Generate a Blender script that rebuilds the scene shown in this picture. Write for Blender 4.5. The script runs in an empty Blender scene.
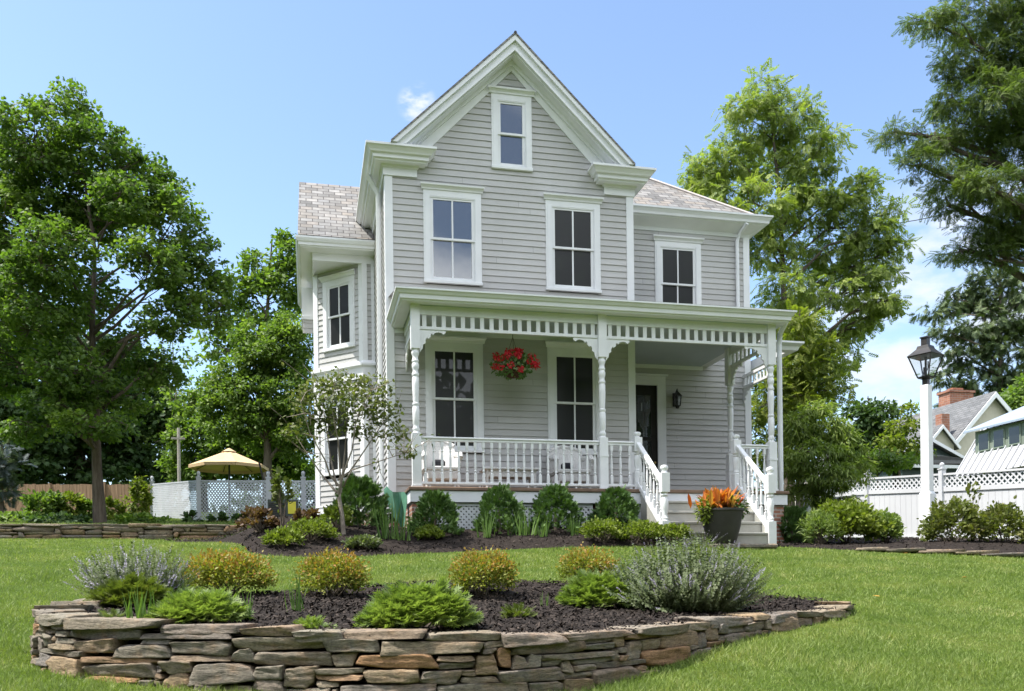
import bpy, bmesh, math, random
import numpy as np
from mathutils import Vector, Matrix, noise as mnoise

random.seed(7)
rng = np.random.default_rng(7)
scene = bpy.context.scene
COL = scene.collection
R = math.radians

# ------------------------------------------------------------------ camera (level, shifted lens)
F = 895.74; CY = 586.4; YAW = .2239; ROLL = -.0128
CAM = np.array([-1.5168, -16.9417, -1.7037])
FW = np.array([math.sin(YAW), math.cos(YAW), 0.]); RT = np.array([math.cos(YAW), -math.sin(YAW), 0.]); UP = np.array([0, 0, 1.])
cr_, sr_ = math.cos(ROLL), math.sin(ROLL)
cd = bpy.data.cameras.new('camera'); cam = bpy.data.objects.new('camera', cd); COL.objects.link(cam)
cd.sensor_width = 36; cd.sensor_fit = 'HORIZONTAL'; cd.lens = F / 1024 * 36
cd.shift_y = (CY - 345.5) / 1024; cd.clip_start = .05; cd.clip_end = 3000
rx = cr_ * RT + sr_ * UP; ux = -sr_ * RT + cr_ * UP
M = Matrix(((rx[0], ux[0], -FW[0], CAM[0]), (rx[1], ux[1], -FW[1], CAM[1]), (rx[2], ux[2], -FW[2], CAM[2]), (0, 0, 0, 1)))
cam.matrix_world = M
scene.camera = cam

def ray(u, v):
    a, b = u - 512, CY - v
    return RT * (cr_ * a - sr_ * b) / F + UP * (sr_ * a + cr_ * b) / F + FW
def aty(u, v, y): d = ray(u, v); return CAM + d * (y - CAM[1]) / d[1]
def atd(u, v, t): return CAM + ray(u, v) * t
def proj(P):
    P = np.array(P, float) - CAM; x, y, z = P @ RT, P @ UP, P @ FW
    X, Y = F * x / z, F * y / z
    return 512 + cr_ * X + sr_ * Y, CY - (-sr_ * X + cr_ * Y)

def sstep(a, b, x):
    t = np.clip((np.asarray(x, float) - a) / (b - a), 0, 1); return t * t * (3 - 2 * t)

# ------------------------------------------------------------------ ground heights
def gz(x, y):
    x = np.asarray(x, float); y = np.asarray(y, float)
    b = np.where(y < -3, -1.07 + .16 * (np.maximum(y, -19) + 3), np.where(y < 4, -1.07 + .07 * (y + 3), -.58 + .02 * (np.minimum(y, 40) - 4)))
    ter = np.where(y < 3.97, b, np.where(y < 4.2, b + (y - 3.97) / .23 * (-.25 - b), -.25 + .1 * (np.minimum(y, 23.) - 4.2)))
    m = 1 - sstep(-2.7, -1.7, x)
    h = b * (1 - m) + ter * m
    h = h + .03 * np.sin(x * .9 + 1.3) * np.sin(y * .7 + .4) * (1 - sstep(20, 40, np.abs(x)))
    return h
BED_F = [(-2.55, -8.1), (-3.05, -8.7), (-3.38, -9.35), (-3.40, -9.95), (-3.12, -10.42), (-2.6, -10.76), (-1.95, -11.02), (-1.25, -11.22), (-.6, -11.3), (.11, -11.2), (.85, -10.8), (1.8, -10.12), (2.95, -9.42), (3.75, -8.9), (4.0, -8.6)]
BED_B = [(3.6, -8.0), (2.6, -7.45), (1.5, -7.1), (0, -7.0), (-1.3, -7.3), (-1.9, -7.55)]
def spline(P, n, closed=False):
    P = np.array(P, float); k = len(P); out = []
    seg = k if closed else k - 1
    for i in range(seg):
        if closed: p0, p1, p2, p3 = P[(i - 1) % k], P[i], P[(i + 1) % k], P[(i + 2) % k]
        else: p0, p1, p2, p3 = P[max(i - 1, 0)], P[i], P[i + 1], P[min(i + 2, k - 1)]
        for j in range(n):
            t = j / n
            out.append(.5 * ((2 * p1) + (-p0 + p2) * t + (2 * p0 - 5 * p1 + 4 * p2 - p3) * t * t + (-p0 + 3 * p1 - 3 * p2 + p3) * t ** 3))
    if not closed: out.append(P[-1])
    return np.array(out)
BEDPOLY = spline(BED_F + BED_B, 6, True)
def inpoly(x, y, poly):
    x = np.asarray(x, float); y = np.asarray(y, float); c = np.zeros(x.shape, bool); n = len(poly)
    for i in range(n):
        x1, y1 = poly[i]; x2, y2 = poly[(i + 1) % n]
        with np.errstate(divide='ignore', invalid='ignore'):
            h = ((y1 > y) != (y2 > y)) & (x < (x2 - x1) * (y - y1) / (y2 - y1 + 1e-12) + x1)
        c ^= h
    return c
def bedz(x, y):
    x = np.asarray(x, float); y = np.asarray(y, float)
    return np.maximum(-1.7037 - .30 + .07 * (y + 11.2) - .03 * (x + 1.3), gz(x, y) + .05)
# mulch at the foot of the house
FRONTBED = [(-4.3, 2.6), (-3.4, .6), (-2.6, -2.2), (-2.3, -3.9), (-1.2, -4.25), (.1, -3.7), (1.6, -3.35), (3.2, -3.25), (4.4, -3.2), (4.55, -2.6), (4.6, -.5), (4.6, 3), (-1.2, 4.4)]
RIGHTBED = [(6.5, -.5), (6.55, -2.75), (7.0, -3.2), (8.2, -3.9), (9.5, -4.55), (11, -5.3), (14.3, -6.6), (14.6, -2.5), (14.0, 2.2), (13.3, 5.5), (8.5, 2.5)]
def mulchz(x, y): 
    x = np.asarray(x, float); y = np.asarray(y, float)
    mound = .26 * np.exp(-(((x + 1.9) / 1.0) ** 2 + ((y + .6) / 2.0) ** 2))
    return mound + .24 * sstep(-3.4, -1.7, y) * (1 - .8 * sstep(.5, 3.5, y)) * sstep(-3.6, -1.0, x)
def H(x, y):
    x = np.asarray(x, float); y = np.asarray(y, float)
    h = gz(x, y)
    h = np.where(inpoly(x, y, BEDPOLY), bedz(x, y), h)
    f = inpoly(x, y, FRONTBED)
    h = np.where(f, h + .04 + mulchz(x, y), h)
    h = np.where(inpoly(x, y, RIGHTBED), h + .04, h)
    return h
def atg(u, v, far=60):
    d = ray(u, v); ts = np.linspace(3, far, 12000); P = CAM + ts[:, None] * d
    k = np.where(P[:, 2] < H(P[:, 0], P[:, 1]))[0]
    return P[k[0]] if len(k) else P[-1]

# ------------------------------------------------------------------ object helpers
ORI = {}
def tag(o, label=None, cat=None, group=None, kind=None):
    if label: o['label'] = label
    if cat: o['category'] = cat
    if group: o['group'] = group
    if kind: o['kind'] = kind
    return o
def thing(name, loc, label, cat, group=None):
    o = bpy.data.objects.new(name, None); COL.objects.link(o); o.empty_display_size = .2
    o.location = tuple(loc); ORI[o.name] = np.array(loc, float)
    return tag(o, label, cat, group)
def link(name, mesh, mat, parent=None, loc=(0, 0, 0)):
    o = bpy.data.objects.new(name, mesh); COL.objects.link(o); o.location = tuple(loc)
    if mat and not mesh.materials: mesh.materials.append(mat)
    if parent is not None:
        o.parent = parent; ORI[o.name] = ORI[parent.name] + np.array(loc, float)
    else: ORI[o.name] = np.array(loc, float)
    return o
def place(name, mesh, mat, parent, world, rotz=0, scale=None):
    """a part whose mesh is local, put at a world position under an unrotated thing"""
    o = link(name, mesh, mat, parent, tuple(np.array(world, float) - ORI[parent.name])); o.rotation_euler.z = rotz
    if scale: o.scale = scale
    return o
def np_mesh(name, V, Fa, k):
    """V (n,3), Fa (m,k)"""
    me = bpy.data.meshes.new(name); V = np.ascontiguousarray(V, np.float32); Fa = np.ascontiguousarray(Fa, np.int32)
    me.vertices.add(len(V)); me.vertices.foreach_set('co', V.ravel())
    me.loops.add(Fa.size); me.loops.foreach_set('vertex_index', Fa.ravel())
    me.polygons.add(len(Fa)); me.polygons.foreach_set('loop_start', np.arange(0, Fa.size, k, dtype=np.int32))
    me.update(calc_edges=True); return me

class Frame:
    def __init__(s, O, U, N): s.O = np.array(O, float); s.U = np.array(U, float); s.N = np.array(N, float)
    def p(s, u, w, n=0): return s.O + s.U * u + UP * w + s.N * n
FRONT = Frame((0, 0, 0), (1, 0, 0), (0, -1, 0))

class MB:
    def __init__(s): s.V = []; s.F = []
    def add(s, V, Fs):
        k = len(s.V); s.V.extend([tuple(v) for v in V]); s.F.extend([tuple(i + k for i in f) for f in Fs]); return s
    def box(s, fr, u0, u1, w0, w1, n0, n1):
        P = [fr.p(u, w, n) for n in (n0, n1) for w in (w0, w1) for u in (u0, u1)]
        return s.add(P, [(0, 1, 3, 2), (4, 6, 7, 5), (0, 4, 5, 1), (2, 3, 7, 6), (0, 2, 6, 4), (1, 5, 7, 3)])
    def bx(s, x0, x1, y0, y1, z0, z1): return s.box(Frame((0, 0, 0), (1, 0, 0), (0, 1, 0)), x0, x1, z0, z1, y0, y1)
    def prism(s, fr, poly, n0, n1):
        k = len(poly); P = [fr.p(u, w, n0) for u, w in poly] + [fr.p(u, w, n1) for u, w in poly]
        return s.add(P, [tuple(range(k)), tuple(range(2 * k - 1, k - 1, -1))] + [(i, i + k, (i + 1) % k + k, (i + 1) % k) for i in range(k)])
    def lathe(s, c, prof, seg=12, caps=True):
        k = len(s.V); n = len(prof); c = np.array(c, float)
        for r, z in prof:
            for i in range(seg):
                a = 2 * math.pi * i / seg; s.V.append((c[0] + r * math.cos(a), c[1] + r * math.sin(a), c[2] + z))
        for j in range(n - 1):
            for i in range(seg):
                i2 = (i + 1) % seg; s.F.append((k + j * seg + i, k + j * seg + i2, k + (j + 1) * seg + i2, k + (j + 1) * seg + i))
        if caps: s.F.append(tuple(k + i for i in range(seg - 1, -1, -1))); s.F.append(tuple(k + (n - 1) * seg + i for i in range(seg)))
        return s
    def tube(s, pts, rad, seg=6):
        pts = [np.array(p, float) for p in pts]; n = len(pts); k = len(s.V)
        rad = rad if hasattr(rad, '__len__') else [rad] * n
        for j in range(n):
            t = pts[min(j + 1, n - 1)] - pts[max(j - 1, 0)]; t = t / (np.linalg.norm(t) + 1e-9)
            a = np.cross(t, (0, 0, 1.) if abs(t[2]) < .95 else (1., 0, 0)); a /= np.linalg.norm(a); b = np.cross(t, a)
            for i in range(seg):
                q = 2 * math.pi * i / seg; s.V.append(tuple(pts[j] + rad[j] * (math.cos(q) * a + math.sin(q) * b)))
        for j in range(n - 1):
            for i in range(seg):
                i2 = (i + 1) % seg; s.F.append((k + j * seg + i, k + (j + 1) * seg + i, k + (j + 1) * seg + i2, k + j * seg + i2))
        s.F.append(tuple(k + i for i in range(seg))); s.F.append(tuple(k + (n - 1) * seg + i for i in range(seg - 1, -1, -1)))
        return s
    def sweep(s, path, prof):
        """profile [(n,z)] swept along a plan polyline with mitres; outward = right of travel"""
        P = [np.array(p, float) for p in path]; n = len(P); m = len(prof); k = len(s.V)
        for i in range(n):
            d = []
            if i > 0: e = P[i] - P[i - 1]; d.append(e / np.linalg.norm(e))
            if i < n - 1: e = P[i + 1] - P[i]; d.append(e / np.linalg.norm(e))
            o = [np.array((e[1], -e[0])) for e in d]
            if len(o) == 2:
                q = o[0] + o[1]; q = q / (q @ o[0])
            else: q = o[0]
            for a, z in prof: s.V.append((P[i][0] + q[0] * a, P[i][1] + q[1] * a, z))
        for i in range(n - 1):
            for j in range(m):
                j2 = (j + 1) % m; s.F.append((k + i * m + j, k + i * m + j2, k + (i + 1) * m + j2, k + (i + 1) * m + j))
        s.F.append(tuple(k + j for j in range(m - 1, -1, -1))); s.F.append(tuple(k + (n - 1) * m + j for j in range(m)))
        return s
    def mesh(s, name, origin=(0, 0, 0), bevel=0, smooth=False):
        me = bpy.data.meshes.new(name); o = np.array(origin, float)
        me.from_pydata([tuple(np.array(v) - o) for v in s.V], [], s.F)
        bm = bmesh.new(); bm.from_mesh(me); bmesh.ops.recalc_face_normals(bm, faces=bm.faces)
        if bevel: bmesh.ops.bevel(bm, geom=[e for e in bm.edges if len(e.link_faces) == 2 and e.calc_face_angle(0) > .6], offset=bevel, segments=1, affect='EDGES', clamp_overlap=True)
        bm.to_mesh(me); bm.free()
        if smooth:
            for p in me.polygons: p.use_smooth = True
            me.set_sharp_from_angle(angle=R(40))
        return me
    def build(s, name, mat, parent=None, loc=None, bevel=0, smooth=False):
        org = ORI[parent.name] if parent is not None else (np.array(loc, float) if loc is not None else np.zeros(3))
        me = s.mesh(name, org, bevel, smooth)
        return link(name, me, mat, parent, (0, 0, 0) if parent is not None else org)

# ------------------------------------------------------------------ materials
def new_mat(name):
    m = bpy.data.materials.new(name); m.use_nodes = True; nt = m.node_tree; nt.nodes.clear()
    out = nt.nodes.new('ShaderNodeOutputMaterial'); return m, nt, out
def N(nt, t, **kw):
    n = nt.nodes.new(t)
    for k, v in kw.items():
        if k in n.inputs.keys() if isinstance(k, str) else False: n.inputs[k].default_value = v
        else: setattr(n, k, v)
    return n
def c4(c): return (c[0], c[1], c[2], 1)
def ramp(nt, fac, stops):
    r = nt.nodes.new('ShaderNodeValToRGB'); e = r.color_ramp.elements
    while len(e) < len(stops): e.new(.5)
    for i, (p, c) in enumerate(stops): e[i].position = p; e[i].color = c4(c)
    nt.links.new(fac, r.inputs[0]); return r.outputs[0]
def noise_tex(nt, scale, detail=4, coord='Object', rough=.55, stretch=None):
    tc = nt.nodes.new('ShaderNodeTexCoord'); n = nt.nodes.new('ShaderNodeTexNoise')
    n.inputs['Scale'].default_value = scale; n.inputs['Detail'].default_value = detail; n.inputs['Roughness'].default_value = rough
    if stretch:
        mp = nt.nodes.new('ShaderNodeMapping'); mp.inputs['Scale'].default_value = stretch
        nt.links.new(tc.outputs[coord], mp.inputs[0]); nt.links.new(mp.outputs[0], n.inputs['Vector'])
    else: nt.links.new(tc.outputs[coord], n.inputs['Vector'])
    return n.outputs['Fac']
def surf(name, c1, c2=None, rough=.6, spec=.35, scale=3., bump=0., bscale=40., stretch=None, metal=0., lo=.35, hi=.65):
    m, nt, out = new_mat(name); b = nt.nodes.new('ShaderNodeBsdfPrincipled')
    nt.links.new(b.outputs[0], out.inputs[0])
    b.inputs['Roughness'].default_value = rough; b.inputs['Specular IOR Level'].default_value = spec; b.inputs['Metallic'].default_value = metal
    c2 = c2 or tuple(x * .9 for x in c1)
    nt.links.new(ramp(nt, noise_tex(nt, scale, 5, stretch=stretch), [(lo, c1), (hi, c2)]), b.inputs['Base Color'])
    if bump:
        bp = nt.nodes.new('ShaderNodeBump'); bp.inputs['Strength'].default_value = bump; bp.inputs['Distance'].default_value = .02
        nt.links.new(noise_tex(nt, bscale, 4, stretch=stretch), bp.inputs['Height']); nt.links.new(bp.outputs[0], b.inputs['Normal'])
    return m
GAIN = dict(maple=1.6, ash=1.8, dark=1.8, mid=1.6, lime=1.2, locust=2.1, spruce=2.0, cutleaf=1.7, grass=1.65, yew=3.0, dogwood=1.35, gold=1.35, orange=1.3, juniper=1.4, rhodo=1.3)
def leaf_mat(name, cols, trans=.35, rough=.55, spec=.3, nscale=.8, sat=1.3):
    cols = [tuple(min(.8, x * GAIN.get(name.split()[-1], 1.)) for x in c) for c in cols]
    """per-leaf random colour between the stops, shifted by a broad noise; thin leaves let light through"""
    m, nt, out = new_mat(name); g = nt.nodes.new('ShaderNodeNewGeometry')
    mixf = nt.nodes.new('ShaderNodeMath'); mixf.operation = 'MULTIPLY_ADD'
    nt.links.new(g.outputs['Random Per Island'], mixf.inputs[0]); mixf.inputs[1].default_value = .55
    nz = nt.nodes.new('ShaderNodeMath'); nz.operation = 'MULTIPLY_ADD'; nz.inputs[1].default_value = 1.5; nz.inputs[2].default_value = -.52
    nt.links.new(noise_tex(nt, nscale, 2), nz.inputs[0]); nt.links.new(nz.outputs[0], mixf.inputs[2])
    k = len(cols); col = ramp(nt, mixf.outputs[0], [(i / (k - 1), c) for i, c in enumerate(cols)])
    d = nt.nodes.new('ShaderNodeBsdfPrincipled'); d.inputs['Roughness'].default_value = rough; d.inputs['Specular IOR Level'].default_value = spec
    nt.links.new(col, d.inputs['Base Color'])
    t = nt.nodes.new('ShaderNodeBsdfTranslucent')
    gm = nt.nodes.new('ShaderNodeMix'); gm.data_type = 'RGBA'; gm.blend_type = 'MULTIPLY'; gm.inputs[0].default_value = 1
    nt.links.new(col, gm.inputs[6]); gm.inputs[7].default_value = (sat * 1.1, sat * 1.25, .55, 1)
    nt.links.new(gm.outputs[2], t.inputs[0])
    mx = nt.nodes.new('ShaderNodeMixShader'); mx.inputs[0].default_value = trans
    nt.links.new(d.outputs[0], mx.inputs[1]); nt.links.new(t.outputs[0], mx.inputs[2]); nt.links.new(mx.outputs[0], out.inputs[0])
    return m
def brick_mat(name, cols, mortar, bw, bh, vertical_scale=1., msize=.012, rough=.8, axis='xz', bump=.5):
    m, nt, out = new_mat(name); b = nt.nodes.new('ShaderNodeBsdfPrincipled'); nt.links.new(b.outputs[0], out.inputs[0])
    b.inputs['Roughness'].default_value = rough; b.inputs['Specular IOR Level'].default_value = .25
    tc = nt.nodes.new('ShaderNodeTexCoord'); sp = nt.nodes.new('ShaderNodeSeparateXYZ'); cb = nt.nodes.new('ShaderNodeCombineXYZ')
    nt.links.new(tc.outputs['Object'], sp.inputs[0])
    if axis == 'xz': nt.links.new(sp.outputs[0], cb.inputs[0])
    elif axis == 'yz': nt.links.new(sp.outputs[1], cb.inputs[0])
    else:
        ad = nt.nodes.new('ShaderNodeMath'); nt.links.new(sp.outputs[0], ad.inputs[0]); nt.links.new(sp.outputs[1], ad.inputs[1]); nt.links.new(ad.outputs[0], cb.inputs[0])
    ml = nt.nodes.new('ShaderNodeMath'); ml.operation = 'MULTIPLY'; ml.inputs[1].default_value = vertical_scale
    nt.links.new(sp.outputs[2], ml.inputs[0]); nt.links.new(ml.outputs[0], cb.inputs[1])
    br = nt.nodes.new('ShaderNodeTexBrick'); br.offset = .5; br.inputs['Scale'].default_value = 1
    br.inputs['Brick Width'].default_value = bw; br.inputs['Row Height'].default_value = bh; br.inputs['Mortar Size'].default_value = msize; br.inputs['Mortar Smooth'].default_value = .2
    br.inputs['Color1'].default_value = (0, 0, 0, 1); br.inputs['Color2'].default_value = (1, 1, 1, 1); br.inputs['Mortar'].default_value = (.5, .5, .5, 1)
    nt.links.new(cb.outputs[0], br.inputs['Vector'])
    k = len(cols); base = ramp(nt, br.outputs['Color'], [(i / (k - 1), c) for i, c in enumerate(cols)])
    mx = nt.nodes.new('ShaderNodeMix'); mx.data_type = 'RGBA'; nt.links.new(br.outputs['Fac'], mx.inputs[0]); nt.links.new(base, mx.inputs[6]); mx.inputs[7].default_value = c4(mortar)
    nm = nt.nodes.new('ShaderNodeMix'); nm.data_type = 'RGBA'; nm.blend_type = 'MULTIPLY'; nm.inputs[0].default_value = .7
    nt.links.new(mx.outputs[2], nm.inputs[6]); nt.links.new(ramp(nt, noise_tex(nt, 6, 5), [(.3, (.7, .68, .66)), (.7, (1.15, 1.12, 1.1))]), nm.inputs[7])
    nt.links.new(nm.outputs[2], b.inputs['Base Color'])
    bp = nt.nodes.new('ShaderNodeBump'); bp.inputs['Strength'].default_value = bump; bp.inputs['Distance'].default_value = .012; bp.invert = True
    nt.links.new(br.outputs['Fac'], bp.inputs['Height']); nt.links.new(bp.outputs[0], b.inputs['Normal'])
    return m

mt = {}
def siding_mat():
    m, nt, out = new_mat('grey clapboard'); b = nt.nodes.new('ShaderNodeBsdfPrincipled'); nt.links.new(b.outputs[0], out.inputs[0]); b.inputs['Roughness'].default_value = .55; b.inputs['Specular IOR Level'].default_value = .3
    g = nt.nodes.new('ShaderNodeNewGeometry'); a = ramp(nt, g.outputs['Random Per Island'], [(0, (.445, .443, .44)), (1, (.495, .492, .487))])
    c = ramp(nt, noise_tex(nt, 1.1, 6, stretch=(1, 1, .45)), [(.3, (.9, .895, .885)), (.65, (1.04, 1.04, 1.04))])
    mx = nt.nodes.new('ShaderNodeMix'); mx.data_type = 'RGBA'; mx.blend_type = 'MULTIPLY'; mx.inputs[0].default_value = 1; nt.links.new(a, mx.inputs[6]); nt.links.new(c, mx.inputs[7]); nt.links.new(mx.outputs[2], b.inputs['Base Color'])
    bp = nt.nodes.new('ShaderNodeBump'); bp.inputs['Strength'].default_value = .12; bp.inputs['Distance'].default_value = .01; nt.links.new(noise_tex(nt, 14, 4, stretch=(.3, .3, 3)), bp.inputs['Height']); nt.links.new(bp.outputs[0], b.inputs['Normal']); return m
mt['siding'] = siding_mat()
mt['plain siding'] = surf('grey clapboard paint', (.455, .445, .43), (.425, .415, .40), .55, .3, 1.3, .05, 60)
mt['trim'] = surf('white trim paint', (.78, .795, .81), (.72, .735, .75), .45, .4, 2., .02, 50)
mt['turned'] = surf('white turned wood paint', (.80, .81, .82), (.74, .75, .76), .4, .45, 6., .02, 80)
mt['ceiling'] = surf('pale blue porch ceiling', (.48, .55, .58), None, .6, .3, 1.)
mt['deck'] = surf('brown deck boards', (.23, .155, .105), (.16, .105, .075), .6, .3, 4., .1, 50)
mt['step'] = surf('grey painted steps', (.40, .40, .37), (.31, .31, .28), .7, .25, 3., .1, 40)
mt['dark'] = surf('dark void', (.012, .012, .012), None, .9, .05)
mt['door'] = surf('black door paint', (.012, .011, .011), (.016, .013, .012), .35, .4)
mt['iron'] = surf('black iron', (.018, .017, .017), (.03, .026, .024), .45, .4, 8.)
mt['brick'] = brick_mat('red brick', [(.30, .12, .075), (.38, .19, .13), (.24, .10, .07), (.42, .28, .21)], (.42, .38, .34), .21, .072, axis='sum')
mt['chimney'] = brick_mat('orange chimney brick', [(.30, .125, .075), (.36, .17, .11), (.25, .10, .065)], (.33, .28, .24), .45, .16, axis='sum')
SL = [(.175, .172, .168), (.25, .245, .235), (.145, .145, .143), (.265, .24, .21), (.215, .217, .218), (.30, .295, .285), (.23, .21, .19)]
mt['slate'] = brick_mat('weathered slate', SL, (.055, .05, .047), .26, .155, 1.414, .008, .7, bump=1.)
mt['slate side'] = brick_mat('weathered slate side', SL, (.055, .05, .047), .26, .155, 1.414, .008, .7, axis='yz', bump=1.)
mt['asphalt shingle'] = brick_mat('grey asphalt shingle', [(.13, .135, .14), (.17, .175, .18), (.11, .115, .12)], (.07, .07, .07), .6, .25, 1.414, .02, .9, axis='yz')
mt['metal roof'] = surf('white painted metal roofing', (.54, .54, .56), (.50, .50, .52), .4, .4, 1.)
mt['cream wall'] = surf('cream wall', (.52, .49, .40), (.47, .44, .36), .7)
mt['dark green wall'] = surf('dark green wall', (.035, .055, .052), (.045, .065, .06), .7)
mt['vinyl'] = surf('white vinyl', (.60, .61, .63), (.56, .57, .59), .35, .4, 1.)
mt['lattice white'] = surf('white painted lattice', (.72, .74, .76), (.66, .68, .70), .55, .3, 2.)
mt['lattice shaded'] = surf('shade-toned painted lattice', (.50, .52, .55), (.44, .46, .49), .6, .3, 2.)  # grey tone puts the trees' shade on the left fence into the colour
mt['fence wood'] = surf('brown weathered fence boards', (.30, .20, .13), (.20, .13, .085), .85, .15, 3., .2, 30, (6, 6, .3))
mt['mulch'] = surf('dark bark mulch', (.020, .0165, .0145), (.038, .030, .026), .95, .1, 22., 1., 70)
mt['bark'] = surf('grey brown bark', (.085, .068, .052), (.15, .125, .10), .9, .1, 6., .8, 18, (3, 3, .5))
mt['pale bark'] = surf('pale grey bark', (.20, .165, .135), (.30, .26, .22), .85, .15, 12., .4, 40)
mt['wicker'] = surf('white wicker', (.80, .79, .77), (.66, .65, .63), .6, .3, 55., .8, 90)
mt['wicker_gap'] = surf('dark cushion', (.03, .03, .035), None, .9, .1)
mt['pot'] = surf('charcoal pot', (.040, .036, .034), (.055, .05, .047), .55, .3, 3.)
mt['canvas'] = surf('tan canvas', (.62, .45, .26), (.56, .40, .23), .8, .15, 2.)
mt['pole wood'] = surf('pale weathered pole', (.42, .39, .35), (.34, .31, .28), .85)
mt['tarp'] = surf('green tarp', (.09, .22, .15), (.06, .16, .105), .55, .3, 4., .3, 12)
mt['cabinet'] = surf('grey green cabinet metal', (.055, .07, .065), None, .5, .3)
mt['yellow'] = surf('yellow label', (.62, .56, .06), (.5, .48, .05), .6)
mt['wire'] = surf('black cable', (.02, .02, .02), None, .7)

def glass_pane(name, refl):
    m, nt, out = new_mat(name)
    b = nt.nodes.new('ShaderNodeBsdfPrincipled'); b.inputs['Base Color'].default_value = (.010, .011, .011, 1); b.inputs['Roughness'].default_value = .35
    g = nt.nodes.new('ShaderNodeBsdfGlossy'); g.inputs['Roughness'].default_value = .015; g.inputs['Color'].default_value = (.92, .96, 1, 1)
    bp = nt.nodes.new('ShaderNodeBump'); bp.inputs['Strength'].default_value = .05; bp.inputs['Distance'].default_value = .02
    nt.links.new(noise_tex(nt, 1.6, 2), bp.inputs['Height']); nt.links.new(bp.outputs[0], g.inputs['Normal'])
    fr = nt.nodes.new('ShaderNodeFresnel'); fr.inputs[0].default_value = 1.5
    ad = nt.nodes.new('ShaderNodeMath'); ad.inputs[1].default_value = refl; nt.links.new(fr.outputs[0], ad.inputs[0])
    mx = nt.nodes.new('ShaderNodeMixShader'); nt.links.new(ad.outputs[0], mx.inputs[0]); nt.links.new(b.outputs[0], mx.inputs[1]); nt.links.new(g.outputs[0], mx.inputs[2])
    nt.links.new(mx.outputs[0], out.inputs[0]); return m
mt['pane'] = glass_pane('window glass', .11)
mt['dim pane'] = glass_pane('dim window glass', -.018)
def clear_glass():
    m, nt, out = new_mat('lantern glass'); t = nt.nodes.new('ShaderNodeBsdfTransparent'); t.inputs[0].default_value = (.93, .96, .97, 1)
    g = nt.nodes.new('ShaderNodeBsdfGlossy'); g.inputs['Roughness'].default_value = .02
    mx = nt.nodes.new('ShaderNodeMixShader'); mx.inputs[0].default_value = .1
    nt.links.new(t.outputs[0], mx.inputs[1]); nt.links.new(g.outputs[0], mx.inputs[2]); nt.links.new(mx.outputs[0], out.inputs[0]); return m
mt['clear'] = clear_glass()

def stone_mat(name, per='obj', dark=1.):
    m, nt, out = new_mat(name); b = nt.nodes.new('ShaderNodeBsdfPrincipled'); nt.links.new(b.outputs[0], out.inputs[0])
    b.inputs['Roughness'].default_value = .88; b.inputs['Specular IOR Level'].default_value = .2
    q = lambda *c: tuple(x * dark * k_ for x, k_ in zip(c, (1.05, 1.0, .93)))
    if per == 'obj': s = nt.nodes.new('ShaderNodeObjectInfo').outputs['Random']
    else: s = nt.nodes.new('ShaderNodeNewGeometry').outputs['Random Per Island']
    col = ramp(nt, s, [(0, q(.26, .245, .205)), (.18, q(.22, .205, .18)), (.34, q(.30, .26, .20)), (.48, q(.21, .20, .195)), (.6, q(.255, .21, .17)), (.72, q(.34, .265, .18)), (.84, q(.28, .27, .235)), (.94, q(.38, .235, .135)), (1, q(.225, .215, .185))])
    mx = nt.nodes.new('ShaderNodeMix'); mx.data_type = 'RGBA'; mx.blend_type = 'MIX'
    blot = ramp(nt, noise_tex(nt, 5, 6, rough=.65), [(.5, (0, 0, 0)), (.68, (1, 1, 1))])
    sc = nt.nodes.new('ShaderNodeMath'); sc.operation = 'MULTIPLY'; sc.inputs[1].default_value = .38; nt.links.new(blot, sc.inputs[0]); nt.links.new(sc.outputs[0], mx.inputs[0])
    nt.links.new(col, mx.inputs[6]); mx.inputs[7].default_value = c4(q(.36, .22, .12))
    m2 = nt.nodes.new('ShaderNodeMix'); m2.data_type = 'RGBA'; m2.blend_type = 'MULTIPLY'; m2.inputs[0].default_value = 1
    nt.links.new(mx.outputs[2], m2.inputs[6]); nt.links.new(ramp(nt, noise_tex(nt, 26, 6, rough=.7, stretch=(.6, .6, 2.2)), [(.25, (.42, .42, .42)), (.5, (1, 1, 1)), (.78, (1.55, 1.55, 1.5))]), m2.inputs[7])
    m3_ = nt.nodes.new('ShaderNodeMix'); m3_.data_type = 'RGBA'; m3_.blend_type = 'MULTIPLY'; m3_.inputs[0].default_value = 1; nt.links.new(m2.outputs[2], m3_.inputs[6])
    nt.links.new(ramp(nt, noise_tex(nt, 75, 5, rough=.7, stretch=(.7, .7, 1.6)), [(.32, (.62, .61, .59)), (.5, (1, 1, 1)), (.7, (1.25, 1.24, 1.2))]), m3_.inputs[7])
    m4_ = nt.nodes.new('ShaderNodeMix'); m4_.data_type = 'RGBA'; nt.links.new(ramp(nt, noise_tex(nt, 8, 8, rough=.75), [(.60, (0, 0, 0)), (.70, (.6, .6, .6))]), m4_.inputs[0]); nt.links.new(m3_.outputs[2], m4_.inputs[6]); m4_.inputs[7].default_value = c4(q(.10, .095, .075))
    nt.links.new(m4_.outputs[2], b.inputs['Base Color'])
    bp = nt.nodes.new('ShaderNodeBump'); bp.inputs['Strength'].default_value = 1.; bp.inputs['Distance'].default_value = .03
    nt.links.new(noise_tex(nt, 24, 10, rough=.78, stretch=(.6, .6, 2.5)), bp.inputs['Height']); nt.links.new(bp.outputs[0], b.inputs['Normal'])
    return m
mt['stone'] = stone_mat('fieldstone'); mt['chips'] = stone_mat('fieldstone chips', 'island'); mt['far stone'] = stone_mat('old fieldstone', 'obj', .75)

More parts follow.
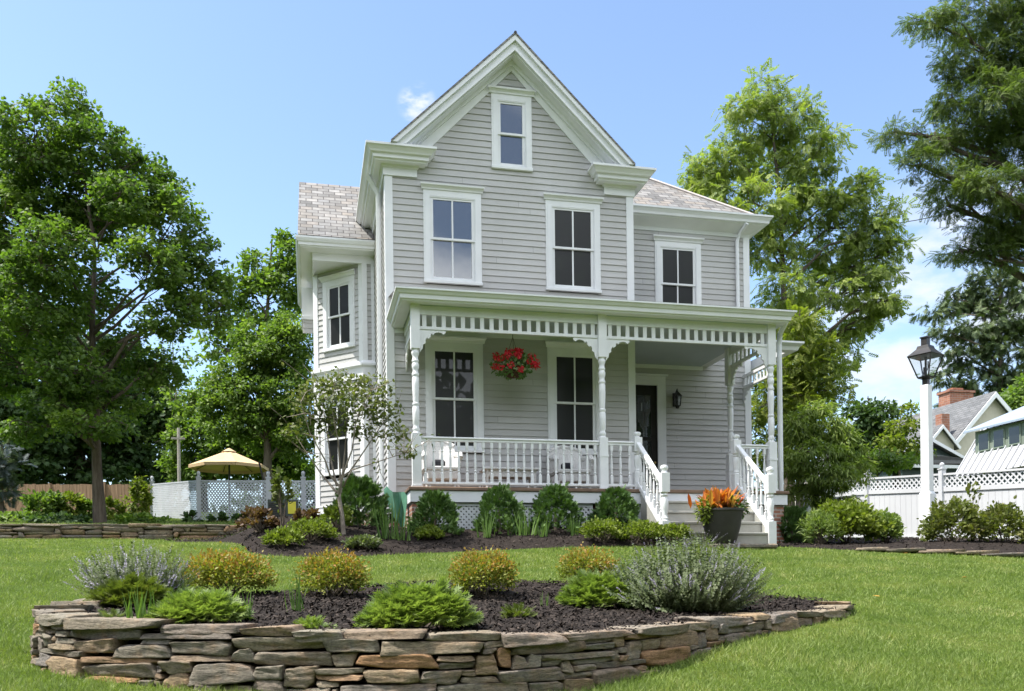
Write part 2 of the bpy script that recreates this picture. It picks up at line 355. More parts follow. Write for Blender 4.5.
# vegetation colours
G = dict(
    maple=[(.030, .055, .012), (.050, .088, .018), (.078, .122, .026), (.11, .15, .035)],
    dark=[(.014, .030, .010), (.022, .044, .014), (.036, .062, .02), (.055, .085, .025)],
    mid=[(.035, .06, .014), (.058, .095, .02), (.09, .135, .03), (.13, .17, .04)],
    lime=[(.06, .085, .014), (.10, .135, .02), (.15, .18, .03), (.19, .21, .04)],
    ash=[(.06, .085, .022), (.095, .126, .032), (.135, .165, .042), (.17, .19, .06)],
    locust=[(.022, .035, .012), (.036, .054, .016), (.055, .076, .022), (.08, .102, .03)],
    spruce=[(.018, .03, .012), (.028, .044, .017), (.044, .062, .022), (.066, .085, .03)],
    cutleaf=[(.055, .08, .022), (.085, .12, .03), (.125, .16, .04), (.17, .20, .06)],
    dogwood=[(.045, .06, .022), (.07, .09, .03), (.11, .125, .045), (.20, .19, .10)],
    yew=[(.014, .026, .008), (.022, .042, .012), (.034, .06, .016), (.055, .085, .024)],
    juniper=[(.07, .11, .035), (.11, .155, .045), (.155, .20, .06), (.20, .245, .08)],
    oldjuniper=[(.07, .085, .025), (.09, .12, .03), (.12, .15, .035), (.15, .15, .05)],
    bright=[(.085, .12, .02), (.13, .175, .028), (.18, .225, .036), (.23, .265, .05)],
    gold=[(.09, .12, .02), (.14, .165, .03), (.19, .20, .04), (.23, .22, .05)],
    orange=[(.16, .15, .03), (.22, .17, .035), (.28, .155, .04), (.30, .12, .045)],
    catmint=[(.075, .105, .04), (.11, .145, .06), (.145, .175, .085), (.19, .21, .13)],
    lavender=[(.20, .17, .26), (.25, .22, .33), (.30, .27, .38), (.36, .33, .42)],
    iris=[(.06, .12, .03), (.09, .16, .04), (.12, .20, .05), (.16, .24, .08)],
    bronze=[(.06, .045, .025), (.11, .065, .035), (.15, .085, .05), (.08, .09, .03)],
    rhodo=[(.055, .07, .02), (.085, .105, .028), (.13, .14, .04), (.18, .16, .07)],
    blue=[(.05, .07, .07), (.07, .09, .09), (.09, .115, .11), (.12, .14, .14)],
    geranium=[(.05, .11, .03), (.09, .17, .05), (.14, .24, .09), (.2, .3, .16)],
    red=[(.40, .01, .02), (.52, .015, .03), (.60, .03, .05), (.62, .06, .09)],
    croton=[(.30, .035, .012), (.48, .10, .02), (.58, .20, .04), (.62, .34, .12), (.62, .48, .28)],
    white=[(.6, .6, .62), (.7, .7, .74), (.75, .7, .75), (.8, .8, .8)],
    grass=[(.068, .098, .024), (.102, .14, .037), (.142, .175, .052), (.215, .215, .09)],
)
lm = {k: leaf_mat('leaf ' + k, v, nscale=1.6 if k == 'grass' else .8, trans={'spruce': .12, 'yew': .12, 'dark': .3, 'locust': .4, 'maple': .45, 'ash': .42, 'lime': .42, 'mid': .42, 'cutleaf': .42, 'red': .25, 'white': .25, 'lavender': .2}.get(k, .32)) for k, v in G.items()}
def lawn_mat():
    m, nt, out = new_mat('lawn'); b = nt.nodes.new('ShaderNodeBsdfPrincipled'); nt.links.new(b.outputs[0], out.inputs[0]); b.inputs['Roughness'].default_value = .9; b.inputs['Specular IOR Level'].default_value = .1
    a = ramp(nt, noise_tex(nt, 1.2, 6), [(.3, (.055, .095, .014)), (.5, (.085, .135, .02)), (.7, (.125, .16, .03))])
    c = ramp(nt, noise_tex(nt, 60, 4), [(.3, (.5, .5, .5)), (.7, (1.3, 1.3, 1.2))])
    mx = nt.nodes.new('ShaderNodeMix'); mx.data_type = 'RGBA'; mx.blend_type = 'MULTIPLY'; mx.inputs[0].default_value = 1
    nt.links.new(a, mx.inputs[6]); nt.links.new(c, mx.inputs[7]); nt.links.new(mx.outputs[2], b.inputs['Base Color'])
    bp = nt.nodes.new('ShaderNodeBump'); bp.inputs['Strength'].default_value = 1; bp.inputs['Distance'].default_value = .03
    nt.links.new(noise_tex(nt, 90, 3), bp.inputs['Height']); nt.links.new(bp.outputs[0], b.inputs['Normal']); return m
mt['lawn'] = lawn_mat()

# ------------------------------------------------------------------ world, sun
SUN_EL, SUN_DIR = R(62), (-.995, .06)           # the sun stands off the house's left end, a touch behind its front
w = bpy.data.worlds.new('World'); scene.world = w; w.use_nodes = True; nt = w.node_tree; nt.nodes.clear()
wo = nt.nodes.new('ShaderNodeOutputWorld'); bg = nt.nodes.new('ShaderNodeBackground'); nt.links.new(bg.outputs[0], wo.inputs[0])
sky = nt.nodes.new('ShaderNodeTexSky'); sky.sky_type = 'NISHITA'; sky.sun_disc = False; sky.sun_elevation = SUN_EL
sky.sun_rotation = math.atan2(SUN_DIR[0], SUN_DIR[1]); sky.air_density = 1.0; sky.dust_density = .9; sky.ozone_density = 1.9
SKY_STRENGTH = .115; bg.inputs[1].default_value = SKY_STRENGTH
tc = nt.nodes.new('ShaderNodeTexCoord')
def cloud(u, v, inner, outer, scale, lo, hi):
    d = ray(u, v); d = d / np.linalg.norm(d)
    dt = nt.nodes.new('ShaderNodeVectorMath'); dt.operation = 'DOT_PRODUCT'; dt.inputs[1].default_value = tuple(d); nt.links.new(tc.outputs['Generated'], dt.inputs[0])
    mr = nt.nodes.new('ShaderNodeMapRange'); mr.interpolation_type = 'SMOOTHSTEP'; mr.inputs[1].default_value = math.cos(outer); mr.inputs[2].default_value = math.cos(inner); nt.links.new(dt.outputs['Value'], mr.inputs[0])
    mp = nt.nodes.new('ShaderNodeMapping'); mp.inputs['Scale'].default_value = (1, 1, 2.2); nt.links.new(tc.outputs['Generated'], mp.inputs[0])
    nz = nt.nodes.new('ShaderNodeTexNoise'); nz.inputs['Scale'].default_value = scale; nz.inputs['Detail'].default_value = 7; nz.inputs['Roughness'].default_value = .55; nt.links.new(mp.outputs[0], nz.inputs['Vector'])
    m2 = nt.nodes.new('ShaderNodeMapRange'); m2.interpolation_type = 'SMOOTHSTEP'; m2.inputs[1].default_value = lo; m2.inputs[2].default_value = hi; nt.links.new(nz.outputs['Fac'], m2.inputs[0])
    mu = nt.nodes.new('ShaderNodeMath'); mu.operation = 'MULTIPLY'; nt.links.new(mr.outputs[0], mu.inputs[0]); nt.links.new(m2.outputs[0], mu.inputs[1]); return mu.outputs[0]
cl = [cloud(417, 104, R(.1), R(1.25), 34, .38, .62), cloud(925, 330, R(2), R(9), 9, .36, .62), cloud(985, 230, R(1), R(6), 12, .42, .68)]
mx1 = nt.nodes.new('ShaderNodeMath'); mx1.operation = 'MAXIMUM'; nt.links.new(cl[0], mx1.inputs[0]); nt.links.new(cl[1], mx1.inputs[1])
mx2 = nt.nodes.new('ShaderNodeMath'); mx2.operation = 'MAXIMUM'; nt.links.new(mx1.outputs[0], mx2.inputs[0]); nt.links.new(cl[2], mx2.inputs[1])
cmix = nt.nodes.new('ShaderNodeMix'); cmix.data_type = 'RGBA'; cs = nt.nodes.new('ShaderNodeMath'); cs.operation = 'MULTIPLY'; cs.inputs[1].default_value = .8; nt.links.new(mx2.outputs[0], cs.inputs[0])
nt.links.new(cs.outputs[0], cmix.inputs[0]); nt.links.new(sky.outputs[0], cmix.inputs[6]); cmix.inputs[7].default_value = (3.6, 3.7, 3.85, 1)
# unseen bright clouds added behind the camera as soft fill for the facade
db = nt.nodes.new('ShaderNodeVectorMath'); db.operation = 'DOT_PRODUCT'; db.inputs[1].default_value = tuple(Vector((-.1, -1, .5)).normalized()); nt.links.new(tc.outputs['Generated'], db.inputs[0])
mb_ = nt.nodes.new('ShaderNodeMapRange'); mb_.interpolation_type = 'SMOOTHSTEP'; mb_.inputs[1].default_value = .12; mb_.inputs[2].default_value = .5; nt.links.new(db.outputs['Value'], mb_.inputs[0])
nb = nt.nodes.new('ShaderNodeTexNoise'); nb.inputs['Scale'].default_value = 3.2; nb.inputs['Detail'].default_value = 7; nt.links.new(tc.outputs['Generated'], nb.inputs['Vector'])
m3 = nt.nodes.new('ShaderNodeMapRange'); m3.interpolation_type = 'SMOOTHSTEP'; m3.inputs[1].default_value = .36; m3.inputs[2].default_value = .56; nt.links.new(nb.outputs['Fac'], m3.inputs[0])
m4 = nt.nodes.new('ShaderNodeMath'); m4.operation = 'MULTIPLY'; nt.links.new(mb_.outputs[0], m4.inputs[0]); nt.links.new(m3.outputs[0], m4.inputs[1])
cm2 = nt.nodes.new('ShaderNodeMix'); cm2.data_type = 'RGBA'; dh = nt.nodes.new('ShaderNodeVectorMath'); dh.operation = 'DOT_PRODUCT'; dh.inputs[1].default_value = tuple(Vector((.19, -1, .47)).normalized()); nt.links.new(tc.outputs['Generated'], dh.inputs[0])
mh = nt.nodes.new('ShaderNodeMapRange'); mh.interpolation_type = 'SMOOTHSTEP'; mh.inputs[1].default_value = math.cos(R(6)); mh.inputs[2].default_value = math.cos(R(3.5)); mh.inputs[3].default_value = 1; mh.inputs[4].default_value = 0; nt.links.new(dh.outputs['Value'], mh.inputs[0])  # gap in the added clouds so the upper panes mirror blue sky
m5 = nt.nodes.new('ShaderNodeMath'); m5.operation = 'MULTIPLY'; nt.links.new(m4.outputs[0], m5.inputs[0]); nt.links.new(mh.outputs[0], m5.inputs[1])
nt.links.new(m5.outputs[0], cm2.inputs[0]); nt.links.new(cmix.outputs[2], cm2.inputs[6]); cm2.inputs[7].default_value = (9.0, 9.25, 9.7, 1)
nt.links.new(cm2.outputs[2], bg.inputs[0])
sl = bpy.data.lights.new('sun', 'SUN'); so = bpy.data.objects.new('sun', sl); COL.objects.link(so)
sl.energy = 3.2; sl.angle = R(.5); sl.color = (1, .955, .88)
sd = Vector((SUN_DIR[0] * math.cos(SUN_EL), SUN_DIR[1] * math.cos(SUN_EL), math.sin(SUN_EL))).normalized()
so.rotation_euler = sd.to_track_quat('Z', 'Y').to_euler(); so.location = (-20, 0, 30)
scene.view_settings.view_transform = 'Standard'; scene.view_settings.look = 'None'; scene.view_settings.gamma = 1; scene.view_settings.use_curve_mapping = False
scene.view_settings.exposure = 1.39
scene.cycles.use_denoising = True
scene.cycles.max_bounces = 8; scene.cycles.diffuse_bounces = 4; scene.cycles.transparent_max_bounces = 12; scene.cycles.caustics_reflective = False; scene.cycles.caustics_refractive = False
scene.cycles.sample_clamp_indirect = 6

# ------------------------------------------------------------------ ground, beds
def axis_pts(lo, hi, fine_lo, fine_hi, step):
    a = list(np.arange(fine_lo, fine_hi + 1e-6, step)); s = step; x = fine_hi
    while x < hi: s *= 1.25; x += s; a.append(x)
    s = step; x = fine_lo
    while x > lo: s *= 1.25; x -= s; a.insert(0, x)
    return np.array(a)
xs = axis_pts(-700, 900, -16, 16, .25); ys = np.sort(np.concatenate([axis_pts(-120, 1500, -17, 26, .25), [3.95, 3.97, 4.2, 4.22]]))
X, Y = np.meshgrid(xs, ys); Z = gz(X, Y)
dip = inpoly(X, Y, BEDPOLY); Z = np.where(dip, np.minimum(Z, bedz(X, Y) - .12), Z)
Vg = np.stack([X.ravel(), Y.ravel(), Z.ravel()], 1); nx, ny = len(xs), len(ys)
ii = (np.arange(ny - 1)[:, None] * nx + np.arange(nx - 1)[None]).ravel()
ground = link('ground', np_mesh('ground', Vg, np.stack([ii, ii + 1, ii + nx + 1, ii + nx], 1), 4), mt['lawn']); ground['kind'] = 'structure'
for p in ground.data.polygons: p.use_smooth = True

def patch(name, poly, zf, mat, step=.1, edge=.05, blend=0):
    """a sheet of ground over a plan outline, its rim let down into the soil"""
    poly = np.array(poly); x0, y0 = poly.min(0); x1, y1 = poly.max(0)
    gx = np.arange(x0, x1, step); gy = np.arange(y0, y1, step); A, B = np.meshgrid(gx, gy); A = A.ravel(); B = B.ravel()
    k = inpoly(A, B, poly)
    d = np.full(A.shape, 9.)
    for i in range(len(poly)):
        p, q = poly[i], poly[(i + 1) % len(poly)]; e = q - p; L = e @ e
        t = np.clip(((A - p[0]) * e[0] + (B - p[1]) * e[1]) / L, 0, 1); d = np.minimum(d, np.hypot(A - p[0] - t * e[0], B - p[1] - t * e[1]))
    k &= d > step * .45
    A, B, d = A[k], B[k], d[k]
    bx_, by_ = spline(poly, 1, True)[:, 0], spline(poly, 1, True)[:, 1]
    # resample rim
    rim = []
    for i in range(len(poly)):
        p, q = poly[i], poly[(i + 1) % len(poly)]; n_ = max(1, int(np.linalg.norm(q - p) / step))
        for j in range(n_): rim.append(p + (q - p) * j / n_)
    rim = np.array(rim); nr = len(rim)
    P = np.concatenate([rim, np.stack([A, B], 1)]); dd = np.concatenate([np.zeros(nr), d])
    z = zf(P[:, 0], P[:, 1]) + np.array([.022 * mnoise.noise((p[0] * 5, p[1] * 5, 0)) + .012 * mnoise.noise((p[0] * 14, p[1] * 14, 3)) for p in P]) * np.minimum(dd * 8, 1)
    if blend: g0 = gz(P[:, 0], P[:, 1]); z = g0 + (z - g0) * (1 - np.exp(-dd / blend))
    z = z - edge * np.exp(-dd / .06)
    from mathutils.geometry import delaunay_2d_cdt
    vs, _, fs, _, _, _ = delaunay_2d_cdt([Vector(p) for p in P], [(i, (i + 1) % nr) for i in range(nr)], [], 1, 1e-5)
    # map back to heights
    from mathutils.kdtree import KDTree
    kd = KDTree(len(P)); [kd.insert((p[0], p[1], 0), i) for i, p in enumerate(P)]; kd.balance()
    me = bpy.data.meshes.new(name); me.from_pydata([(v.x, v.y, z[kd.find((v.x, v.y, 0))[1]]) for v in vs], [], fs); me.update()
    for pl in me.polygons: pl.use_smooth = True
    o = link(name, me, mat); o['kind'] = 'structure'; return o
patch('planting_bed_soil', BEDPOLY, lambda x, y: bedz(x, y), mt['mulch'], .09, .02)
FBP, RBP = spline(FRONTBED, 4, True), spline(RIGHTBED, 4, True)
patch('house_bed_soil', FBP, lambda x, y: gz(x, y) + .04 + mulchz(x, y), mt['mulch'], .12, .03, .22)
patch('fence_bed_soil', RBP, lambda x, y: gz(x, y) + .04, mt['mulch'], .12, .03, .1)

# ------------------------------------------------------------------ instancing by arrays
def norm(a): return a / (np.linalg.norm(a, axis=-1, keepdims=True) + 1e-9)
def basis(fwd, upv=None, roll=None):
    """rows -> rotation matrices whose local +Y is fwd and local +Z leans to upv"""
    f = norm(fwd); u = np.zeros_like(f); u[:, 2] = 1
    if upv is not None: u = norm(upv)
    r = np.cross(f, u); bad = np.linalg.norm(r, axis=1) < 1e-3; r[bad] = (1, 0, 0); r = norm(r); z = np.cross(r, f)
    if roll is not None:
        c, s = np.cos(roll)[:, None], np.sin(roll)[:, None]; r, z = r * c + z * s, z * c - r * s
    return np.stack([r, f, z], 2)
def scatter(tv, tf, pos, rot, sc):
    tv = np.asarray(tv, float); tf = np.asarray(tf); n = len(pos); k = len(tv)
    sc = np.asarray(sc, float); sc = sc[:, None, None] if sc.ndim == 1 else sc[:, None, :]
    V = np.einsum('nij,nkj->nki', rot, tv[None] * sc) + pos[:, None, :]
    Fx = tf[None] + (np.arange(n) * k)[:, None, None]
    return V.reshape(-1, 3), Fx.reshape(-1, tf.shape[1])
def multi(parts):
    Vs, Fs, k = [], [], 0
    for V, Fx in parts: Vs.append(V); Fs.append(Fx + k); k += len(V)
    return np.concatenate(Vs), np.concatenate(Fs)
# templates (length 1 along +Y)
LEAF = (np.array([(0, 0, 0), (.32, .38, .07), (.2, .75, .05), (0, 1, -.05), (-.2, .75, .05), (-.32, .38, .07)]), np.array([(0, 1, 2), (0, 2, 3), (0, 3, 4), (0, 4, 5)]))
LANCE = (np.array([(0, 0, 0), (.11, .4, .03), (0, 1, -.12), (-.11, .4, .03)]), np.array([(0, 1, 2), (0, 2, 3)]))
def _maple():
    P = [(0, 0), (.28, .1), (.5, .38), (.3, .45), (.34, .72), (.12, .66), (0, 1), (-.12, .66), (-.34, .72), (-.3, .45), (-.5, .38), (-.28, .1)]
    v = [(0, .35, .05)] + [(x, y, -.12 * abs(x) - .03 * y) for x, y in P]; k = len(P)
    return np.array(v), np.array([(0, 1 + i, 1 + (i + 1) % k) for i in range(k)])
MAPLE = _maple()
def _pinnate(n=6, droop=.25, w=.055, l=.26):
    v, f = [], []
    for i in range(n * 2 + 1):
        if i == n * 2: y = .8; d = np.array((0, 1, -.3)); L = l
        else:
            y = .15 + .65 * (i // 2) / (n - 1); s = 1 if i % 2 else -1; d = np.array((s * .8, .55, -.25)); L = l * (1 - .35 * abs(y - .5))
        d = d / np.linalg.norm(d); z = -droop * y * y; p = np.array((0, y, z)); q = np.cross(d, (0, 0, 1.)); q = q / np.linalg.norm(q) * w
        k = len(v); v += [p, p + d * L * .45 + q, p + d * L + (0, 0, -.04), p + d * L * .45 - q]; f += [(k, k + 1, k + 2), (k, k + 2, k + 3)]
    return np.array(v), np.array(f)
PINN = _pinnate(5, .25, .075, .32); PINN_FINE = _pinnate(7, .35, .042, .22)
def _spray(n=7, w=.045, spread=.42, flat=.0, seed=1):
    """a feathery conifer spray: a stem with side twigs, each a thin pointed sliver"""
    r = random.Random(seed); v, f = [], []
    def sl(p, d, L, w):
        d = d / np.linalg.norm(d); q = np.cross(d, (0, 0, 1.)); q = q / (np.linalg.norm(q) + 1e-6) * w; k = len(v)
        v.extend([p - q, p + q, p + d * L]); f.append((k, k + 1, k + 2))
    sl(np.array((0, 0, 0.)), np.array((0, 1, 0.)), 1, w)
    for i in range(n):
        y = .1 + .8 * i / n
        for s in (-1, 1):
            sl(np.array((0, y, 0)), np.array((s * spread * 2, 1, r.uniform(-.2, .35) + flat)), .45 * (1.05 - y) + .12, w)
    return np.array(v), np.array(f)
SPRAY = _spray(); NEEDLE = _spray(9, .05, .8, .1, 3)
def _tuft(n=9, seed=5):
    r = random.Random(seed); v, f = [], []
    for i in range(n):
        a = r.uniform(0, 6.28); t = r.uniform(.1, .7); d = np.array((math.cos(a) * t, 1, math.sin(a) * t)); d /= np.linalg.norm(d)
        q = np.cross(d, (r.uniform(-1, 1), .1, r.uniform(-1, 1))); q = q / np.linalg.norm(q) * .09; L = r.uniform(.5, 1); k = len(v)
        p = np.array((0, r.uniform(-.1, .25), 0)); v += [p, p + d * L * .5 + q, p + d * L, p + d * L * .5 - q]; f += [(k, k + 1, k + 2), (k, k + 2, k + 3)]
    return np.array(v), np.array(f)
TUFT = _tuft()
def _stemleaf(n=9, seed=2, size=.16):
    r = random.Random(seed); v, f = [], []
    v += [np.array((-.006, 0, 0)), np.array((.006, 0, 0)), np.array((0, 1, 0))]; f.append((0, 1, 2))
    for i in range(n):
        y = .12 + .8 * i / n
        for s in range(2):
            a = r.uniform(0, 6.28); d = np.array((math.cos(a), .5, math.sin(a))); d /= np.linalg.norm(d); q = np.cross(d, (0, 1, 0)); q = q / (np.linalg.norm(q) + 1e-6) * size * .28
            L = size * r.uniform(.7, 1.2) * (1.1 - .5 * y); k = len(v); p = np.array((0, y, 0)); v += [p, p + d * L * .5 + q, p + d * L, p + d * L * .5 - q]; f += [(k, k + 1, k + 2), (k, k + 2, k + 3)]
    return np.array(v), np.array(f)
STEM = _stemleaf(); STEM2 = _stemleaf(24, 9, .062)
def _spike(n=14, seed=4):
    r = random.Random(seed); v, f = [], []
    for i in range(n):
        y = i / n; a = r.uniform(0, 6.28); d = np.array((math.cos(a), .5, math.sin(a))); q = np.cross(d, (0, 1, 0)); q = q / np.linalg.norm(q) * .05; L = .11 * (1.2 - .7 * y)
        p = np.array((0, y, 0)); k = len(v); v += [p - q, p + q, p + d * L]; f.append((k, k + 1, k + 2))
    return np.array(v), np.array(f)
SPIKE = _spike()
def blade_t():
    v = [(-.035, 0, 0), (.035, 0, 0), (-.026, .5, .03), (.026, .5, .03), (0, 1, .16)]
    return np.array(v), np.array([(0, 1, 3), (0, 3, 2), (2, 3, 4)])
BLADE = blade_t()

def blob_points(center, radii, n, hollow=.45, rg=rng):
    d = norm(rg.normal(size=(n, 3))); r = rg.uniform(hollow ** 3, 1, n) ** (1 / 3.)
    return np.array(center) + d * r[:, None] * np.array(radii), d

# ------------------------------------------------------------------ trees
def px_lobes(spec, depth):
    out = []
    for e in spec:
        u, v, ru, rv = e[:4]; dz = e[4] if len(e) > 4 else 0
        d = depth + dz; c = atd(u, v, d); a, b = ru * d / F, rv * d / F
        out.append((c, np.array((a, min(a, b) * .5 + max(a, b) * .5, b))))
    return out
def tree(name, label, cat, base, lobes, top, trunk_r, leaf, lsize, cover, mat, bark='bark', cl_px=13, depth=None, group=None, flat=.55, droop=.2, limbs=True, sigma=None, trunk_pts=None, hollow=.35, twig_r=.012, seed=0):
    rg = np.random.default_rng(seed + 11); base = np.array(base, float)
    d_ = depth or (base - CAM) @ FW; ppm = F / d_
    t = thing(name, base, label, cat, group)
    wood = MB(); tp = trunk_pts or [base - (0, 0, .3), base + (np.array(top) - base) * .35 + rg.normal(size=3) * .05, base + (np.array(top) - base) * .7 + rg.normal(size=3) * .15, np.array(top)]
    k = len(tp); wood.tube(tp, [trunk_r * (1.25 if i == 0 else 1) * (1 - .85 * i / (k - 1)) for i in range(k)], 10)
    tps = np.concatenate([np.linspace(tp[i], tp[i + 1], 12) for i in range(k - 1)]); trr = np.linspace(trunk_r, trunk_r * .15, len(tps))
    Ps, Vd = [], []
    nodes = [tps]; nrad = [trr]
    la = np.sum(leaf[1].shape[0] * 0)  # template area below
    a, b, c = (leaf[0][leaf[1][:, i]] for i in range(3)); area = .5 * np.linalg.norm(np.cross(b - a, c - a), axis=1).sum() * .6
    for (c, r) in lobes:
        # limb from trunk to the lobe
        want = c[2] - .55 * np.hypot(*(c - tps[np.argmin(np.abs(tps[:, 2] - c[2]))])[:2]) - r[2] * .3
        i = int(np.argmin(np.abs(tps[:, 2] - max(want, tps[len(tps) // 4][2])))); s0 = tps[i]
        if limbs:
            mid = s0 * .5 + c * .5 + rg.normal(size=3) * .06 * np.linalg.norm(c - s0) + (0, 0, .08 * np.linalg.norm(c - s0)); end = c + (0, 0, r[2] * .45)
            L = [s0, s0 * .6 + mid * .4 + rg.normal(size=3) * .04, mid, mid * .5 + c * .5 + rg.normal(size=3) * .1, c, end]
            r0 = max(min(trr[i] * .6, trunk_r * .45), twig_r * 1.5); wood.tube(L, [r0, r0 * .85, r0 * .65, r0 * .5, r0 * .36, r0 * .15], 6)
            lp = np.concatenate([np.linspace(L[j], L[j + 1], 6) for j in range(5)]); nodes.append(lp); nrad.append(np.linspace(r0, r0 * .15, len(lp)))
            # fork branches inside the lobe
            for q in range(4):
                e = c + norm(rg.normal(size=3)) * r * rg.uniform(.55, .85); j = rg.integers(len(lp) // 3, len(lp) - 3); m2 = lp[j] * .5 + e * .5 + rg.normal(size=3) * .06 * np.linalg.norm(e - lp[j])
                wood.tube([lp[j], m2, e], [r0 * .35, r0 * .22, twig_r * .6], 5); nodes.append(np.concatenate([np.linspace(lp[j], m2, 4), np.linspace(m2, e, 4)])); nrad.append(np.full(8, r0 * .2))
        apx = math.pi * r[0] * r[2] * ppm * ppm
        ncl = max(6, int(apx / (cl_px * cl_px) * 1.5)); cp, cdv = blob_points(c, r * .92, ncl, hollow, rg)
        nl = int(cover * apx / (area * (lsize * ppm) ** 2)); nl = max(nl, ncl * 3)
        allp = np.concatenate(nodes)
        sg = sigma or cl_px * .55 / ppm
        if twig_r > 0:
            for p in cp[:: max(1, ncl // 60)]:
                dd = np.linalg.norm(allp - p, axis=1) + .35 * np.maximum(allp[:, 2] - p[2], 0) * 2; j = int(np.argmin(dd)); q = allp[j]; m2 = q * .5 + p * .5 + rg.normal(size=3) * .05 * dd[j] + (0, 0, .04 * dd[j])
                wood.tube([q, m2, p], [twig_r, twig_r * .7, twig_r * .3], 4)
        own = rg.integers(0, ncl, nl); csz = rg.uniform(.6, 1.25, ncl)
        off = rg.normal(size=(nl, 3)); ol = np.linalg.norm(off, axis=1, keepdims=True); off = off / ol * np.minimum(ol, 1.9) * (1, 1, flat) * sg * csz[own][:, None]
        pos = cp[own] + off
        od = norm(off + cdv[own] * sg * .6)
        Ps.append(pos); Vd.append(od)
    pos = np.concatenate(Ps); od = np.concatenate(Vd); n = len(pos)
    fwd = norm(od * .8 + rg.normal(size=(n, 3)) * .7 + np.array((0, 0, -droop * 1.6)))
    upv = norm(od * .35 + rg.normal(size=(n, 3)) * .55 + np.array((0, 0, 1.)))
    V, Fx = scatter(leaf[0], leaf[1], pos, basis(fwd, upv), lsize * rg.uniform(.65, 1.25, n))
    wood.build('trunk', mt[bark], t, smooth=True)
    link('crown', np_mesh('crown', V - base, Fx, 3), mat, t)
    return t
exec_stats = {}

# ================================================================== THE HOUSE
house = thing('house', (2.45, 3.0, -.9), 'two-storey grey clapboard house with steep white front gable and a full-width white porch', 'house')
W = 4.9; RY = 1.763; WX = 8.36; EXP = .1235
def siding(mb, fr, u0, u1, z0, z1, holes=(), lim=None):
    """lapped boards; every board a real sloping face with a butt edge"""
    z = z0; k = 0
    while z < z1 - .01:
        t = min(z + EXP, z1); a, b = u0, u1
        zz = [(a, b)]
        for h in holes:
            if h[2] < t - .004 and h[3] > z + .004:
                nz = []
                for p, q in zz:
                    if h[1] <= p or h[0] >= q: nz.append((p, q)); continue
                    if h[0] > p: nz.append((p, h[0]))
                    if h[1] < q: nz.append((h[1], q))
                zz = nz
        if not lim and u1 - u0 > 2:
            cuts = sorted(random.uniform(u0, u1) for _ in range(int((u1 - u0) / 2.4))); nz = []
            for p, q in zz:
                a_ = p
                for c_ in cuts:
                    if a_ + .3 < c_ < q - .3: nz.append((a_, c_ - .0015)); a_ = c_ + .0015
                nz.append((a_, q))
            zz = nz
        for p, q in zz:
            if lim:
                (la, ra), (lb, rb) = lim(z), lim(t); pa, qa, pb, qb = max(p, la), min(q, ra), max(p, lb), min(q, rb)
                if qa - pa < .01: continue
                if qb < pb: pb = qb = (pb + qb) / 2
            else: pa = pb = p; qa = qb = q
            j = math.sin(k * 12.7) * .001
            P = [fr.p(pa, z, .021 + j), fr.p(qa, z, .021 + j), fr.p(qb, t + .012, .002), fr.p(pb, t + .012, .002), fr.p(pa, z, -.01), fr.p(qa, z, -.01)]
            mb.add(P, [(0, 1, 2, 3), (4, 5, 1, 0)])
        z = t; k += 1
    return mb
